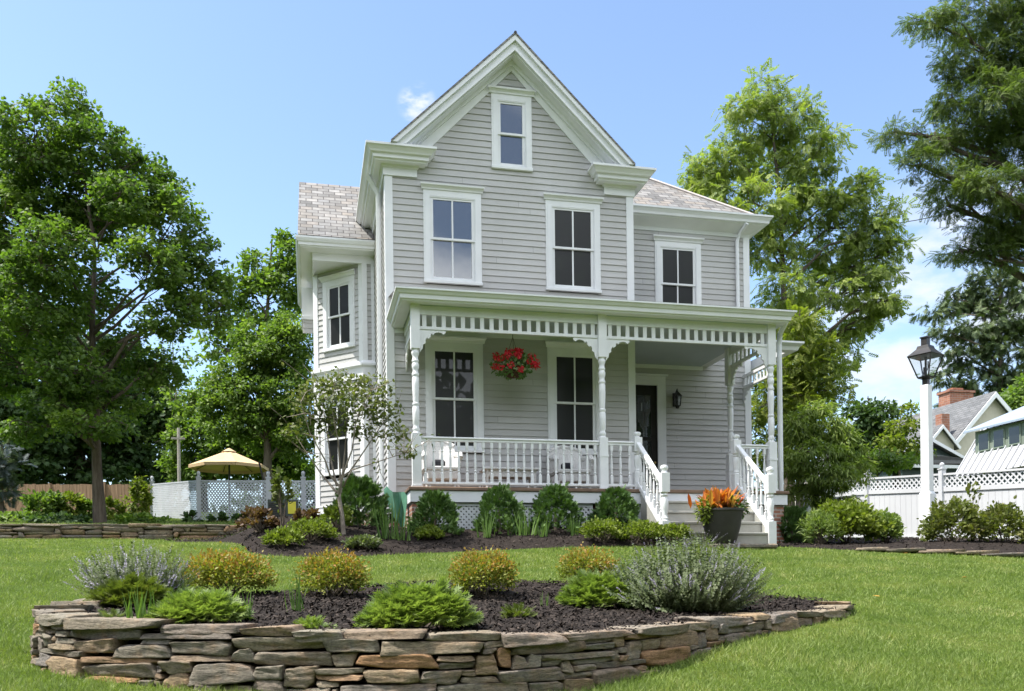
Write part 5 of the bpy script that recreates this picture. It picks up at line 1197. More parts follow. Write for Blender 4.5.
# ================================================================== NEIGHBOURING BUILDINGS
def barn():
    t = thing('barn', (27, 10, -.5), 'white metal-roofed barn with a long shed dormer of windows behind the white fence', 'barn')
    xe, xk, ys, yn = 25.2, 26.6, 15.9, -6.0; ze, zk = 2.65, 4.7; xr_, zr_ = 31.5, 6.6
    m = MB(); fr = Frame((0, 0, 0), (1, 0, 0), (0, 1, 0))
    prof = [(xe, ze), (xk, zk), (xr_, zr_), (2 * xr_ - xk, zk), (2 * xr_ - xe, ze), (2 * xr_ - xe - .3, ze), (xr_, zr_ - .15), (xe + .3, ze)]
    m.prism(fr, prof, yn, ys)
    L = math.hypot(xk - xe, zk - ze); n_ = np.array((-(zk - ze), 0, xk - xe)) / L
    y = yn + .2
    while y < ys:
        a = np.array((xe, y, ze)); b = np.array((xk, y, zk)); m.add([a + n_ * q + (0, w_, 0) for q, w_ in ((0.001, 0), (.07, 0.01), (.07, .05), (.001, .06))] + [b + n_ * q + (0, w_, 0) for q, w_ in ((0.001, 0), (.07, .01), (.07, .05), (.001, .06))], [(0, 1, 5, 4), (1, 2, 6, 5), (2, 3, 7, 6)])
        y += .36
    m.build('roof', mt['metal roof'], t)
    m = MB(); m.bx(xe + .25, 2 * xr_ - xe - .25, yn + .2, ys - .2, -1.2, ze + .2); m.build('wall', mt['dark green wall'], t); m = MB(); m.prism(fr, [(xe + .4, ze), (xk + .1, zk - .15), (xr_, zr_ - .2), (2 * xr_ - xk - .1, zk - .15), (2 * xr_ - xe - .4, ze)], yn + .15, ys - .15); m.build('gable_wall', mt['cream wall'], t)
    # dormer
    xd = 25.84; d0, d1 = 15.35, 11.9; fr = Frame((xd, 0, 0), (0, 1, 0), (-1, 0, 0))
    m = MB(); m.bx(xd, xk + .3, d1, d0, 3.55, 4.52); dm = m.build('dormer', surf('sage green wall', (.20, .235, .19), None, .7), t)
    m = MB(); m.add([(xd - .3, d1 - 5.3, 4.50), (xd - .3, d0 + .35, 4.50), (xr_ - 2.2, d0 + .35, 5.95), (xr_ - 2.2, d1 - 5.3, 5.95), (xd - .3, d1 - 5.3, 4.58), (xd - .3, d0 + .35, 4.58), (xr_ - 2.2, d0 + .35, 6.05), (xr_ - 2.2, d1 - 5.3, 6.05)], [(0, 1, 2, 3), (4, 5, 6, 7), (0, 1, 5, 4), (1, 2, 6, 5), (3, 0, 4, 7)]); m.build('dormer_roof', surf('pale blue metal roofing', (.33, .39, .48), None, .4), t)
    y = d0 - .2
    for k in range(4):
        q = MB(); q.box(fr, y - .62, y, 3.66, 4.4, 0, .04); w_ = q.build('window', surf('sage frame', (.26, .31, .25), None, .6), t); q = MB(); q.box(fr, y - .57, y - .05, 3.71, 4.35, .035, .05); q.build('pane', mt['dim pane'], w_); y -= .83
barn()
def neighbour():
    x, y, z = 43.3, 34.4, 10.9; t = thing('neighbour_house', (x - 3, y + 8, 0), 'grey-roofed cream house with a wide brick chimney, far behind the barn', 'house')
    fr = Frame((0, 0, 0), (1, 0, 0), (0, 1, 0)); m = MB(); m.prism(fr, [(x - 6.5, 4.2), (x - 1.75, z - 1.9), (x, z - .15), (x + 4.5, z - 4.6), (x + 4.5, 0), (x - 6.5, 0)], y, y + 18); m.build('wall', mt['cream wall'], t)
    m = MB(); q = [(x - 7, 3.6), (x, z), (x, z - .22), (x - 6.8, 3.5)]; m.prism(fr, q, y - .35, y + 18.4); m.prism(fr, [(x, z), (x + 5.2, z - 5.2), (x + 5.1, z - 5.35), (x, z - .22)], y - .35, y + 18.4); m.build('roof', mt['asphalt shingle'], t)
    m = MB(); m.prism(fr, [(x - 7, 3.45), (x, z - .05), (x, z - .42), (x - 6.7, 3.4)], y - .42, y - .36); m.prism(fr, [(x, z - .05), (x + 5.2, z - 5.2), (x + 5, z - 5.4), (x, z - .42)], y - .42, y - .36); m.build('roof_trim', mt['trim'], t)
    q = MB(); F2 = Frame((0, y, 0), (1, 0, 0), (0, -1, 0)); q.box(F2, x - .75, x + .75, z - 3.9, z - 2.4, 0, .08); w_ = q.build('window', mt['trim'], t); q = MB(); q.box(F2, x - .6, x + .6, z - 3.75, z - 2.55, .07, .1); q.build('pane', mt['pane'], w_)
    c = atd(958, 400, 66); q = MB(); q.bx(c[0] - 1.1, c[0] + .9, c[1] - .5, c[1] + .7, c[2] - 3, c[2] + .45); q.bx(c[0] - 1.2, c[0] + 1.0, c[1] - .6, c[1] + .8, c[2] + .45, c[2] + .62); q.bx(c[0] - .6, c[0] + .3, c[1] - .2, c[1] + .4, c[2] + .62, c[2] + .85); q.build('chimney', mt['chimney'], t)
    # lower front wing with small gables
    g = atd(940, 427, 57); m = MB(); m.prism(fr, [(g[0] - 1.0, g[2] - 1.1), (g[0], g[2]), (g[0] + 1.0, g[2] - 1.1), (g[0] + 1.0, 0), (g[0] - 1.0, 0)], g[1], g[1] + 6); m.build('wall', mt['cream wall'], t)
    m = MB()
    for s in (-1, 1): m.prism(fr, [(g[0], g[2] + .15), (g[0] + s * 1.35, g[2] - 1.3), (g[0] + s * 1.25, g[2] - 1.42), (g[0], g[2] - .02)], g[1] - .25, g[1] + 6)
    m.build('roof', mt['asphalt shingle'], t)
    m = MB()
    for s in (-1, 1): m.prism(fr, [(g[0], g[2] + .10), (g[0] + s * 1.3, g[2] - 1.3), (g[0] + s * 1.2, g[2] - 1.45), (g[0], g[2] - .12)], g[1] - .32, g[1] - .26)
    m.build('roof_trim', mt['trim'], t)
    c = atd(942.5, 419, 60); q = MB(); q.bx(c[0] - .3, c[0] + .3, c[1] - .3, c[1] + .3, c[2] - 1.5, c[2] + .3); q.build('chimney', mt['chimney'], t)
neighbour()
def green_house():
    A = atd(925, 440, 50); t = thing('neighbour_house', (A[0], A[1] + 4, 0), 'dark green house with white gable trim, glimpsed just left of the lamp post', 'house')
    fr = Frame((0, 0, 0), (1, 0, 0), (0, 1, 0)); x, y, z = A[0], A[1], A[2]; h = 2.1
    m = MB(); m.prism(fr, [(x - h, z - 1.05), (x, z), (x + h, z - 1.05), (x + h, 0), (x - h, 0)], y, y + 7); m.build('wall', mt['dark green wall'], t)
    m = MB()
    for s in (-1, 1): m.prism(fr, [(x, z + .2), (x + s * (h + .4), z - 1.0), (x + s * (h + .4), z - 1.15), (x, z + .02)], y - .3, y + 7)
    m.build('roof', mt['asphalt shingle'], t)
    m = MB()
    for s in (-1, 1): m.prism(fr, [(x, z + .16), (x + s * (h + .4), z - 1.03), (x + s * (h + .4), z - 1.2), (x, z - .04)], y - .36, y - .31)
    F2 = Frame((0, y, 0), (1, 0, 0), (0, -1, 0)); m.build('roof_trim', mt['trim'], t)
    q = MB(); q.box(F2, x - .65, x - .05, z - 1.5, z - .5, 0, .06); w_ = q.build('window', mt['trim'], t); q = MB(); q.box(F2, x - .55, x - .15, z - 1.4, z - .6, .05, .08); q.build('pane', mt['pane'], w_)
    m = MB(); m.prism(fr, [(x - 3.0, z - 1.75), (x + 1.5, z - 1.55), (x + 1.5, z - 1.35), (x - 2.2, z - 1.0), (x - 3.0, z - 1.6)], y - 2, y - .05); m.build('porch_roof', mt['asphalt shingle'], t)
    m = MB(); m.bx(x - 3.05, x + 1.6, y - 2.1, y - 2.02, z - 1.85, z - 1.68); m.build('roof_trim', mt['trim'], t)
    m = MB(); m.bx(x - 2.8, x + 1.4, y - 1.8, y - 1.6, 0, z - 1.8); m.build('wall', mt['dark green wall'], t)
green_house()

# ================================================================== TREES
def gbase(u, d, sink=.1):
    P = atd(u, 560, d); return np.array((P[0], P[1], float(H(P[0], P[1])) - sink))
def T(name, label, u0, depth, spec, topuv, trunk_r, leaf, lsize, cover, mat, **kw):
    base = gbase(u0, depth); lobes = px_lobes(spec, depth); top = atd(topuv[0], topuv[1], depth)
    return tree(name, label, 'tree', base, lobes, top, trunk_r, leaf, lsize, cover, lm[mat], depth=depth, **kw)
GL, GR = 'trees behind the left lawn', 'trees on the right side'
# the maple on the left terrace
b0 = gbase(101, 22); tp = [b0 - (0, 0, .2), atd(97, 470, 22), atd(95, 395, 22), atd(92, 330, 22.2), atd(95, 250, 22.2), atd(80, 150, 22)]
tree('maple_tree', 'tall green maple with a straight trunk above the low stone wall on the left', 'tree', b0,
     px_lobes([(66, 112, 34, 28), (28, 140, 40, 42, -.5), (105, 158, 44, 38), (62, 190, 58, 52, 1.), (10, 215, 50, 62), (140, 190, 40, 42, .4), (172, 222, 38, 36), (150, 262, 42, 30, -1), (196, 262, 30, 30), (206, 312, 30, 22), (168, 318, 38, 22, -.8), (30, 300, 58, 52, -1.), (88, 300, 42, 34, 1.2), (0, 360, 50, 40, .5), (70, 372, 44, 28, -1), (128, 352, 30, 22, .5), (-30, 250, 50, 90), (52, 250, 46, 40, -1.5), (112, 225, 30, 26, 1.5), (120, 195, 30, 26, -1), (165, 195, 26, 20, .5), (86, 215, 40, 30, .8), (185, 290, 28, 20, .6), (8, 165, 34, 34, .6), (215, 285, 16, 14), (60, 402, 40, 24, -.6), (124, 398, 38, 22, .6), (95, 424, 46, 16, -1), (28, 428, 32, 18, -.6), (160, 372, 26, 22, .4)], 22),
     tp[-1], .14, MAPLE, .105, 2.9, lm['maple'], depth=22, group=GL, trunk_pts=tp, cl_px=10, seed=1, flat=.5)
T('spruce_tree', 'dark dense tree filling the far left edge, over the brown fence', 15, 42, [(5, 330, 60, 50), (0, 400, 55, 45), (30, 430, 48, 32), (-30, 380, 40, 90), (18, 458, 40, 20), (10, 476, 40, 12), (-20, 470, 30, 16)], (5, 270), .3, MAPLE, .27, 5, 'dark', group=GL, cl_px=15, seed=2)
T('shade_tree', 'dark green shade tree behind the maple trunk, over the brown fence', 78, 44, [(80, 370, 48, 48), (60, 425, 45, 38), (105, 420, 40, 40), (85, 458, 46, 18), (120, 452, 26, 20), (70, 474, 40, 12), (115, 474, 30, 12)], (80, 320), .28, MAPLE, .28, 5, 'dark', group=GL, cl_px=14, seed=3)
T('shade_tree', 'dark green tree between the maple and the utility pole', 142, 45, [(140, 400, 38, 40), (150, 445, 32, 30), (125, 365, 30, 28), (160, 420, 24, 34), (140, 466, 36, 14), (160, 478, 30, 10)], (140, 350), .24, LEAF, .28, 4.6, 'dark', group=GL, cl_px=13, seed=4)
T('birch_tree', 'thin grey twiggy tree just left of the pale utility pole', 172, 44, [(170, 395, 18, 36), (178, 350, 20, 22), (166, 440, 16, 26)], (172, 335), .1, LEAF, .22, .8, 'mid', bark='pale bark', group=GL, cl_px=12, seed=5)
T('shade_tree', 'tall loose tree rising left of the bay window roof', 268, 44, [(285, 258, 22, 26), (262, 268, 22, 24), (238, 290, 20, 24), (275, 300, 34, 30), (250, 325, 30, 26), (300, 275, 16, 40), (218, 345, 18, 24)], (272, 240), .22, LEAF, .26, 2.6, 'mid', group=GL, cl_px=11, seed=6)
T('elm_tree', 'bright green bushy tree behind the lattice fence, left of the bay window', 268, 34, [(270, 350, 34, 34), (245, 385, 34, 30), (292, 345, 28, 36), (285, 395, 34, 40), (230, 415, 32, 26), (262, 425, 36, 26), (300, 430, 28, 36), (215, 390, 20, 22)], (270, 322), .2, LEAF, .15, 4.2, 'mid', group=GL, cl_px=11, seed=7)
T('elm_tree', 'mid green tree with drooping foliage behind the tan umbrella', 205, 37, [(198, 405, 22, 18), (190, 435, 24, 22), (215, 440, 32, 20), (250, 455, 34, 20), (285, 455, 26, 26), (190, 462, 26, 16), (225, 465, 30, 14), (262, 442, 28, 18), (278, 460, 26, 14), (205, 476, 34, 10), (255, 474, 34, 12), (295, 472, 24, 14)], (203, 392), .15, LEAF, .2, 4.6, 'mid', group=GL, cl_px=11, seed=8)
T('blue_spruce', 'small blue grey spruce at the left edge before the brown fence', 2, 30, [(2, 470, 22, 14), (-6, 488, 30, 12), (0, 452, 10, 12)], (2, 445), .07, NEEDLE, .35, 3.5, 'blue', group=GL, cl_px=9, seed=9)
# right
b1 = gbase(790, 31); tp = [b1 - (0, 0, .2), atd(789, 470, 31), atd(786, 380, 31), atd(784, 300, 31), atd(780, 200, 31), atd(768, 90, 31)]
tree('ash_tree', 'tall yellow green ash rising behind the right end of the house', 'tree', b1,
     px_lobes([(768, 90, 20, 20), (752, 120, 32, 26), (790, 118, 28, 22), (730, 160, 32, 24), (770, 160, 40, 28, 1), (812, 165, 28, 24), (706, 190, 24, 22), (748, 205, 40, 26, -1), (800, 210, 38, 28), (845, 205, 26, 20), (770, 250, 32, 26), (832, 250, 42, 24, .6), (872, 232, 26, 18), (790, 292, 32, 22, -1), (845, 292, 42, 22), (884, 276, 22, 16), (800, 335, 30, 24), (855, 325, 28, 16, .5), (885, 310, 16, 12), (775, 320, 26, 30, 1), (815, 375, 34, 24), (845, 355, 14, 16), (884, 214, 22, 15), (698, 172, 20, 16), (824, 138, 22, 18), (868, 262, 30, 18, .5), (892, 250, 16, 12), (888, 300, 20, 14, -.5), (862, 190, 20, 14)], 31),
     tp[-1], .2, PINN, .34, 3.0, lm['ash'], depth=31, group=GR, trunk_pts=tp, cl_px=12, seed=10, droop=.35, flat=.45)
T('ash_tree', 'lower green tree between the porch end and the ash trunk', 800, 27, [(800, 330, 22, 26), (815, 358, 26, 22), (790, 365, 20, 26), (822, 390, 26, 20), (795, 400, 24, 26), (765, 400, 16, 40), (768, 455, 14, 30), (790, 445, 22, 26)], (800, 310), .12, PINN, .34, 3.6, 'lime', group=GR, cl_px=11, seed=11)
b2 = gbase(1095, 23); tp = [b2 - (0, 0, .2), atd(1090, 400, 23), atd(1080, 250, 23), atd(1068, 120, 23), atd(1055, -40, 23)]
tree('locust_tree', 'huge dark feathery tree reaching in from the upper right corner', 'tree', b2,
     px_lobes([(985, 12, 50, 34), (930, 22, 30, 14, -.6), (1020, 55, 50, 36), (965, 62, 36, 20), (1000, 95, 40, 24, -1), (952, 98, 26, 14), (935, 138, 34, 14), (895, 132, 22, 8), (975, 140, 42, 22, 1), (1018, 140, 36, 34), (920, 165, 26, 12, -.5), (955, 182, 34, 20), (995, 190, 38, 22, -1), (948, 205, 18, 10), (1015, 225, 34, 22), (985, 228, 28, 14), (960, 250, 22, 10, .6), (1000, 255, 28, 14), (1085, 60, 70, 90), (1075, 190, 55, 70)], 23),
     tp[-1], .34, PINN_FINE, .25, 3.4, lm['locust'], depth=23, group=GR, trunk_pts=tp, cl_px=12, seed=12, droop=.2, flat=.32)
T('spruce_tree', 'dark drooping spruce behind the neighbouring roofs at the right edge', 1000, 80, [(980, 275, 14, 10), (1000, 290, 36, 22), (960, 300, 30, 14), (940, 312, 18, 8), (1025, 300, 30, 40), (985, 325, 44, 18), (945, 330, 26, 9, -1), (1005, 350, 44, 22), (962, 352, 24, 12), (985, 378, 40, 16), (948, 375, 16, 10), (1020, 385, 30, 24), (960, 395, 24, 14)], (1000, 255), .4, SPRAY, .85, 3.2, 'spruce', group=GR, cl_px=12, seed=13, droop=.5, flat=.35)
T('shade_tree', 'bright green roundish tree behind the cream gable at the right edge', 1018, 72, [(1015, 405, 22, 16), (1030, 395, 20, 26), (1008, 418, 12, 10)], (1018, 385), .2, LEAF, .35, 4.5, 'mid', group=GR, cl_px=8, seed=14)
T('shade_tree', 'dark rounded tree beyond the fence, left of the dark green house', 868, 45, [(862, 418, 18, 18), (880, 415, 18, 16), (850, 440, 22, 20), (875, 445, 24, 20), (895, 438, 12, 12)], (868, 396), .15, LEAF, .25, 4.6, 'dark', group=GR, cl_px=9, seed=15)
T('elm_tree', 'pale green loose tree in front of the dark green house', 902, 42, [(905, 425, 18, 10), (888, 440, 16, 10), (912, 412, 10, 8), (915, 448, 20, 10), (895, 458, 26, 10)], (902, 405), .09, LEAF, .2, 2.4, 'lime', group=GR, cl_px=8, seed=16)
T('elm_tree', 'low green tree just beyond the white fence, left of the lamp post', 880, 33, [(872, 462, 22, 12), (900, 462, 24, 8), (850, 462, 18, 14)], (880, 450), .09, LEAF, .18, 4, 'mid', group=GR, cl_px=8, seed=17)
T('japanese_maple', 'bushy yellow green cutleaf tree beside the right end of the porch', 815, 18.2, [(815, 412, 22, 14), (800, 432, 20, 20), (832, 432, 26, 18), (812, 455, 30, 18, -.4), (845, 450, 20, 20), (795, 468, 16, 18), (832, 478, 28, 16, -.5), (808, 492, 26, 12), (855, 470, 12, 12), (835, 500, 20, 9)], (815, 405), .06, LANCE, .15, 4.0, 'cutleaf', group=None, cl_px=10, seed=18, droop=.6)
# dogwood before the bay: several bare stems and a thin crown
b3 = atg(344, 534); d3 = (b3 - CAM) @ FW
def dogwood():
    t = thing('dogwood_tree', b3, 'small multi-stemmed dogwood with thin foliage in front of the bay window', 'tree'); rg = np.random.default_rng(21); m = MB()
    j = atd(340, 490, d3); ends = []
    m.tube([b3 - (0, 0, .1), atd(342, 515, d3), atd(339, 497, d3)], [.04, .034, .03], 8)
    for (us, vs, ue, ve, dz) in ((325, 460, 300, 400, -.3), (330, 455, 318, 385, .3), (338, 440, 335, 375, -.3), (345, 450, 352, 372, .3), (352, 450, 372, 385, -.4), (358, 460, 392, 410, .1), (352, 470, 408, 452, -.5), (322, 475, 292, 430, .3)):
        j = atd(338 + rg.uniform(-3, 6), rg.uniform(478, 497), d3); a = atd(us, vs, d3 + dz * .5); e = atd(ue, ve, d3 + dz); m.tube([j, (j + a) / 2 + rg.normal(size=3) * .03, a, (a + e) / 2 + rg.normal(size=3) * .05, e], [.02, .016, .012, .008, .004], 6)
        for q in range(9):
            f = rg.uniform(.25, 1); s0 = a * (1 - f) + e * f; e2 = s0 + rg.normal(size=3) * (.28, .25, .18) + (0, 0, .16); m.tube([s0, (s0 + e2) / 2 + rg.normal(size=3) * .02, e2], [.007, .005, .003], 4); ends += [e2, (s0 + e2) / 2]
    m.build('trunk', mt['pale bark'], t, smooth=True)
    lob = px_lobes([(345, 382, 26, 12), (320, 390, 22, 14), (372, 388, 22, 14), (352, 402, 34, 16, -.3), (312, 412, 22, 14), (382, 412, 22, 14), (335, 425, 26, 10, .2), (398, 432, 12, 9, -.2), (368, 432, 18, 8), (296, 432, 14, 10), (408, 452, 10, 6, -.3), (300, 395, 14, 10)], d3)
    pp = []
    for c, r in lob: pp.append(blob_points(c, r, int(2.2 * math.pi * r[0] * r[2] * (F / d3) ** 2 / 9), .1, rg)[0])
    ends = np.array(ends); pp.append(ends[rg.integers(0, len(ends), 260)] + rg.normal(size=(260, 3)) * .06)
    P = np.concatenate(pp); n = len(P); V, Fx = scatter(*LEAF, P, basis(norm(rg.normal(size=(n, 3)) + (0, 0, -.5)), norm(rg.normal(size=(n, 3)) * .5 + (0, 0, 1.))),   .078 * rg.uniform(.6, 1.2, n)); link('crown', np_mesh('crown', V - b3, Fx, 3), lm['dogwood'], t)
dogwood()

# ================================================================== SHRUBS AND PERENNIALS
def shrub(name, label, cat, u, v, wpx, hpx, kind, mat, n, size, tip=None, group=None, tmpl=None, hollow=.55, wide=None, seed=None, stems=True, dy=0, yy=None):
    P = atg(u, v) if yy is None else aty(u, v, yy); d = (P - CAM) @ FW; s = d / F; rx_, hz = wpx * s / 2, hpx * s; ry_ = wide if wide else rx_
    if dy: P = P + np.array((0, dy, 0)); P[2] = float(H(P[0], P[1]))
    B = np.array((P[0], P[1] + ry_ * .55, 0)); B[2] = float(H(B[0], B[1])) - .02; B[2] = min(B[2], P[2] + .03)
    rg = np.random.default_rng(seed if seed is not None else int(u * 7 + v)); t = thing(name, B, label, cat, group)
    parts = []; tips = []
    if kind == 'mound':     # leaf shell plus some depth; uneven outline from sub-clumps
        ncl = max(8, int(n / 26)); a = rg.uniform(0, 6.28, ncl); e = np.arcsin(rg.uniform(-.25, 1, ncl)); dv = np.stack([np.cos(a) * np.cos(e), np.sin(a) * np.cos(e), np.sin(e)], 1)
        rr = rg.uniform(.62, 1.0, ncl); C_ = B + dv * rr[:, None] * np.array((rx_, ry_, hz * .56)) + (0, 0, hz * .40)
        own = rg.integers(0, ncl, n); pos = C_[own] + rg.normal(size=(n, 3)) * np.array((rx_, ry_, hz * .6)) * .13; od = norm(dv[own] + rg.normal(size=(n, 3)) * .35); pos[:, 2] = np.maximum(pos[:, 2], B[2] + .01)
        f = norm(od + rg.normal(size=(n, 3)) * .45 + (0, 0, .35)); T_ = tmpl or LEAF; sc = size * rg.uniform(.6, 1.25, n)
        if tip is None: V, Fx = scatter(T_[0], T_[1], pos, basis(f, norm(od + (0, 0, .6) + rg.normal(size=(n, 3)) * .4)), sc); link('foliage', np_mesh('foliage', V - B, Fx, 3), lm[mat], t)
        else:
            k = (rg.uniform(size=n) < np.clip((pos[:, 2] - B[2]) / hz * 1.0 - .3 + .3 * (rr[own] - .8),   .03, .78)) & (rr[own] > .72)
            for nm, sel, mm in (('foliage', ~k, mat), ('tip_foliage', k, tip)):
                V, Fx = scatter(T_[0], T_[1], pos[sel] + (0.02 * od[sel] if nm != 'foliage' else 0), basis(f[sel], norm(od[sel] + (0, 0, .6) + rg.normal(size=(sel.sum(), 3)) * .4)), sc[sel]); link(nm, np_mesh(nm, V - B, Fx, 3), lm[mm], t)
        if stems:
            m = MB()
            for q in C_[::max(1, ncl // 16)]: m.tube([B + rg.normal(size=3) * (.03, .03, 0) - (0, 0, .03), (B + q) / 2 + rg.normal(size=3) * .03 * rx_ + (0, 0, .05 * hz), q], [.009, .006, .003], 4)
            m.build('stems', mt['bark'], t)
    elif kind == 'fan':     # arching sprays from the crown of the plant (juniper, fern-like)
        a = rg.uniform(0, 6.28, n); up = rg.uniform(.05, 1.0, n); r = rg.uniform(.25, .95, n) ** .8
        root = B + np.stack([np.cos(a) * rx_ * r * .75, np.sin(a) * ry_ * r * .75, hz * (.15 + .6 * (1 - r * r)) * rg.uniform(.35, 1.05, n)], 1)
        f = norm(np.stack([np.cos(a) * (.4 + r), np.sin(a) * (.4 + r), .22 + (1 - r) * 1.1 + rg.normal(size=n) * .22], 1) + rg.normal(size=(n, 3)) * .22)
        V, Fx = scatter(*(tmpl or SPRAY), root, basis(f, None, rg.uniform(-.7, .7, n)), size * rg.uniform(.6, 1.2, n)); V[:, 2] = np.maximum(V[:, 2], B[2] - .25)
        link('foliage', np_mesh('foliage', V - B, Fx, 3), lm[mat], t)
        m = MB()
        for q in range(10): e = root[rg.integers(n)]; m.tube([B - (0, 0, .03), (B + e) / 2 + (0, 0, .04), e], [.012, .008, .004], 4)
        m.build('stems', mt['bark'], t)
    elif kind == 'cone':    # clipped yew: needles on a rounded cone
        h = rg.uniform(0, 1, n); prof = np.sqrt(np.clip(1 - (h - .22) ** 2 / .62, 0, 1)) * (1 - .28 * h); a = rg.uniform(0, 6.28, n); wob = 1 + .22 * np.sin(a * 3 + h * 7 + u) + .1 * np.sin(a * 7 - h * 15)
        r = prof * wob * rg.uniform(.72, 1.0, n) ** .7; pos = B + np.stack([np.cos(a) * rx_ * r, np.sin(a) * ry_ * r, h * hz * .95], 1); f = norm(np.stack([np.cos(a), np.sin(a), .35 + h * 1.1], 1) + rg.normal(size=(n, 3)) * .5); pos = pos + f * rg.exponential(.02, n)[:, None]
        V, Fx = scatter(*(tmpl or NEEDLE), pos, basis(f, None, rg.uniform(0, 6, n)), size * rg.uniform(.7, 1.3, n)); V[:, 2] = np.maximum(V[:, 2], B[2] - .05); link('foliage', np_mesh('foliage', V - B, Fx, 3), lm[mat], t)
        m = MB(); m.tube([B - (0, 0, .05), B + (0, 0, hz * .8)], [.035, .01], 6); m.build('stem', mt['bark'], t)
    elif kind == 'catmint':
        a = rg.uniform(0, 6.28, n); r = np.sqrt(rg.uniform(0, 1, n)); lean = r * 1.2
        L = hz * rg.uniform(.35, 1.0, n) * (1.02 - .35 * r * r); f = norm(np.stack([np.cos(a) * lean * rx_ / hz * .6, np.sin(a) * lean * ry_ / hz * .6, np.full(n, 1.0)], 1) + rg.normal(size=(n, 3)) * .32)
        root = B + np.stack([np.cos(a) * rx_ * .62 * r, np.sin(a) * ry_ * .62 * r, np.zeros(n)], 1); rot = basis(f, None, rg.uniform(0, 6, n)); sc = np.stack([L, L, L], 1)
        V, Fx = scatter(*STEM2, root, rot, sc); link('foliage', np_mesh('foliage', V - B, Fx, 3), lm[mat], t)
        k = rg.uniform(size=n) < .4; tipp = root[k] + f[k] * (L[k] * .78)[:, None]; V, Fx = scatter(*SPIKE, tipp, rot[k], rg.uniform(.07, .15, k.sum())); link('flower_spikes', np_mesh('flower_spikes', V - B, Fx, 3), lm['lavender'], t)
    elif kind == 'blades':
        pos = B + rg.normal(size=(n, 3)) * (rx_ * .45, ry_ * .45, 0); f = norm(np.stack([rg.normal(size=n) * .13, rg.normal(size=n) * .13, np.ones(n)], 1)); f[:, 0] += (pos[:, 0] - B[0]) / (rx_ + .01) * .10; L = hz * rg.uniform(.55, 1.02, n)
        wv = size; V, Fx = scatter(*BLADE, pos, basis(norm(f), norm(rg.normal(size=(n, 3)) * (1, 1, .1))), np.stack([np.full(n, wv / .07), L, L * .6], 1)); link('leaves', np_mesh('leaves', V - B, Fx, 3), lm[mat], t)
    return t
# --- raised bed
GB = 'plants in the raised stone bed'
shrub('catmint', 'tall lavender catmint at the left end of the raised stone bed', 'flowering plant', 130, 603, 116, 72, 'catmint', 'catmint', 900, .1, group=GB, seed=31)
shrub('juniper', 'low olive juniper just left of the iris, below the left catmint', 'shrub', 128, 608, 80, 30, 'fan', 'oldjuniper', 520, .15, group=GB, seed=32)
shrub('juniper', 'bright green spreading juniper behind the front wall, left of the bare mulch', 'shrub', 196, 625, 100, 34, 'fan', 'juniper', 900, .14, group=GB, seed=33)
shrub('spirea', 'widest orange-tipped spirea, right beside the left catmint', 'shrub', 226, 596, 84, 44, 'mound', 'gold', 8000, .032, tip='orange', group=GB, seed=34)
shrub('spirea', 'round orange-tipped spirea standing alone behind the bare mulch', 'shrub', 333, 598, 66, 46, 'mound', 'gold', 6500, .032, tip='orange', group=GB, seed=35)
shrub('spirea', 'round golden spirea behind the right end of the big central juniper', 'shrub', 488, 599, 62, 46, 'mound', 'gold', 6500, .032, tip='orange', group=GB, seed=36)
shrub('spirea', 'golden spirea peeping out behind the right-hand juniper', 'shrub', 598, 588, 58, 36, 'mound', 'gold', 4500, .032, tip='orange', group=GB, seed=37, dy=.2)
shrub('juniper', 'largest bright green juniper, spilling over the middle of the stone wall', 'shrub', 424, 631, 128, 50, 'fan', 'juniper', 1700, .16, group=GB, seed=38)
shrub('juniper', 'bright green juniper snug against the right-hand catmint', 'shrub', 606, 609, 84, 42, 'fan', 'juniper', 1100, .15, group=GB, seed=39)
shrub('catmint', 'broad pale lavender catmint filling the right end of the raised bed', 'flowering plant', 704, 614, 172, 94, 'catmint', 'catmint', 1700, .1, group=GB, seed=40)
GI = 'upright strappy leaves'
shrub('iris_clump', 'fan of upright iris leaves between the two left junipers', 'iris', 138, 624, 34, 44, 'blades', 'iris', 30, .016, group=GI, seed=41)
shrub('iris_clump', 'few thin iris leaves at the right end of the left bright juniper', 'iris', 246, 622, 18, 46, 'blades', 'iris', 10, .016, group=GI, seed=42)
shrub('iris_clump', 'tall sparse iris leaves on the bare mulch, left of the lone round spirea', 'iris', 298, 612, 22, 52, 'blades', 'iris', 11, .016, group=GI, seed=43)
shrub('iris_clump', 'young iris shoots behind the left bright juniper', 'iris', 176, 604, 26, 32, 'blades', 'iris', 14, .015, group=GI, seed=44)
shrub('sedum', 'small flat green clump near the wall, below the tall sparse iris', 'plant', 312, 630, 40, 14, 'fan', 'juniper', 90, .08, group=GB, seed=45)
shrub('sedum', 'low tan and green tuft on the mulch, right of the central juniper', 'plant', 521, 619, 38, 16, 'fan', 'oldjuniper', 90, .09, group=GB, seed=46)
shrub('sedum', 'small grey green tuft in front of the left olive juniper', 'plant', 113, 620, 30, 12, 'fan', 'catmint', 60, .08, group=GB, seed=47)
shrub('iris_clump', 'short lone shoots between the golden spirea and the right-hand juniper', 'iris', 545, 607, 14, 20, 'blades', 'iris', 7, .013, group=GI, seed=48)
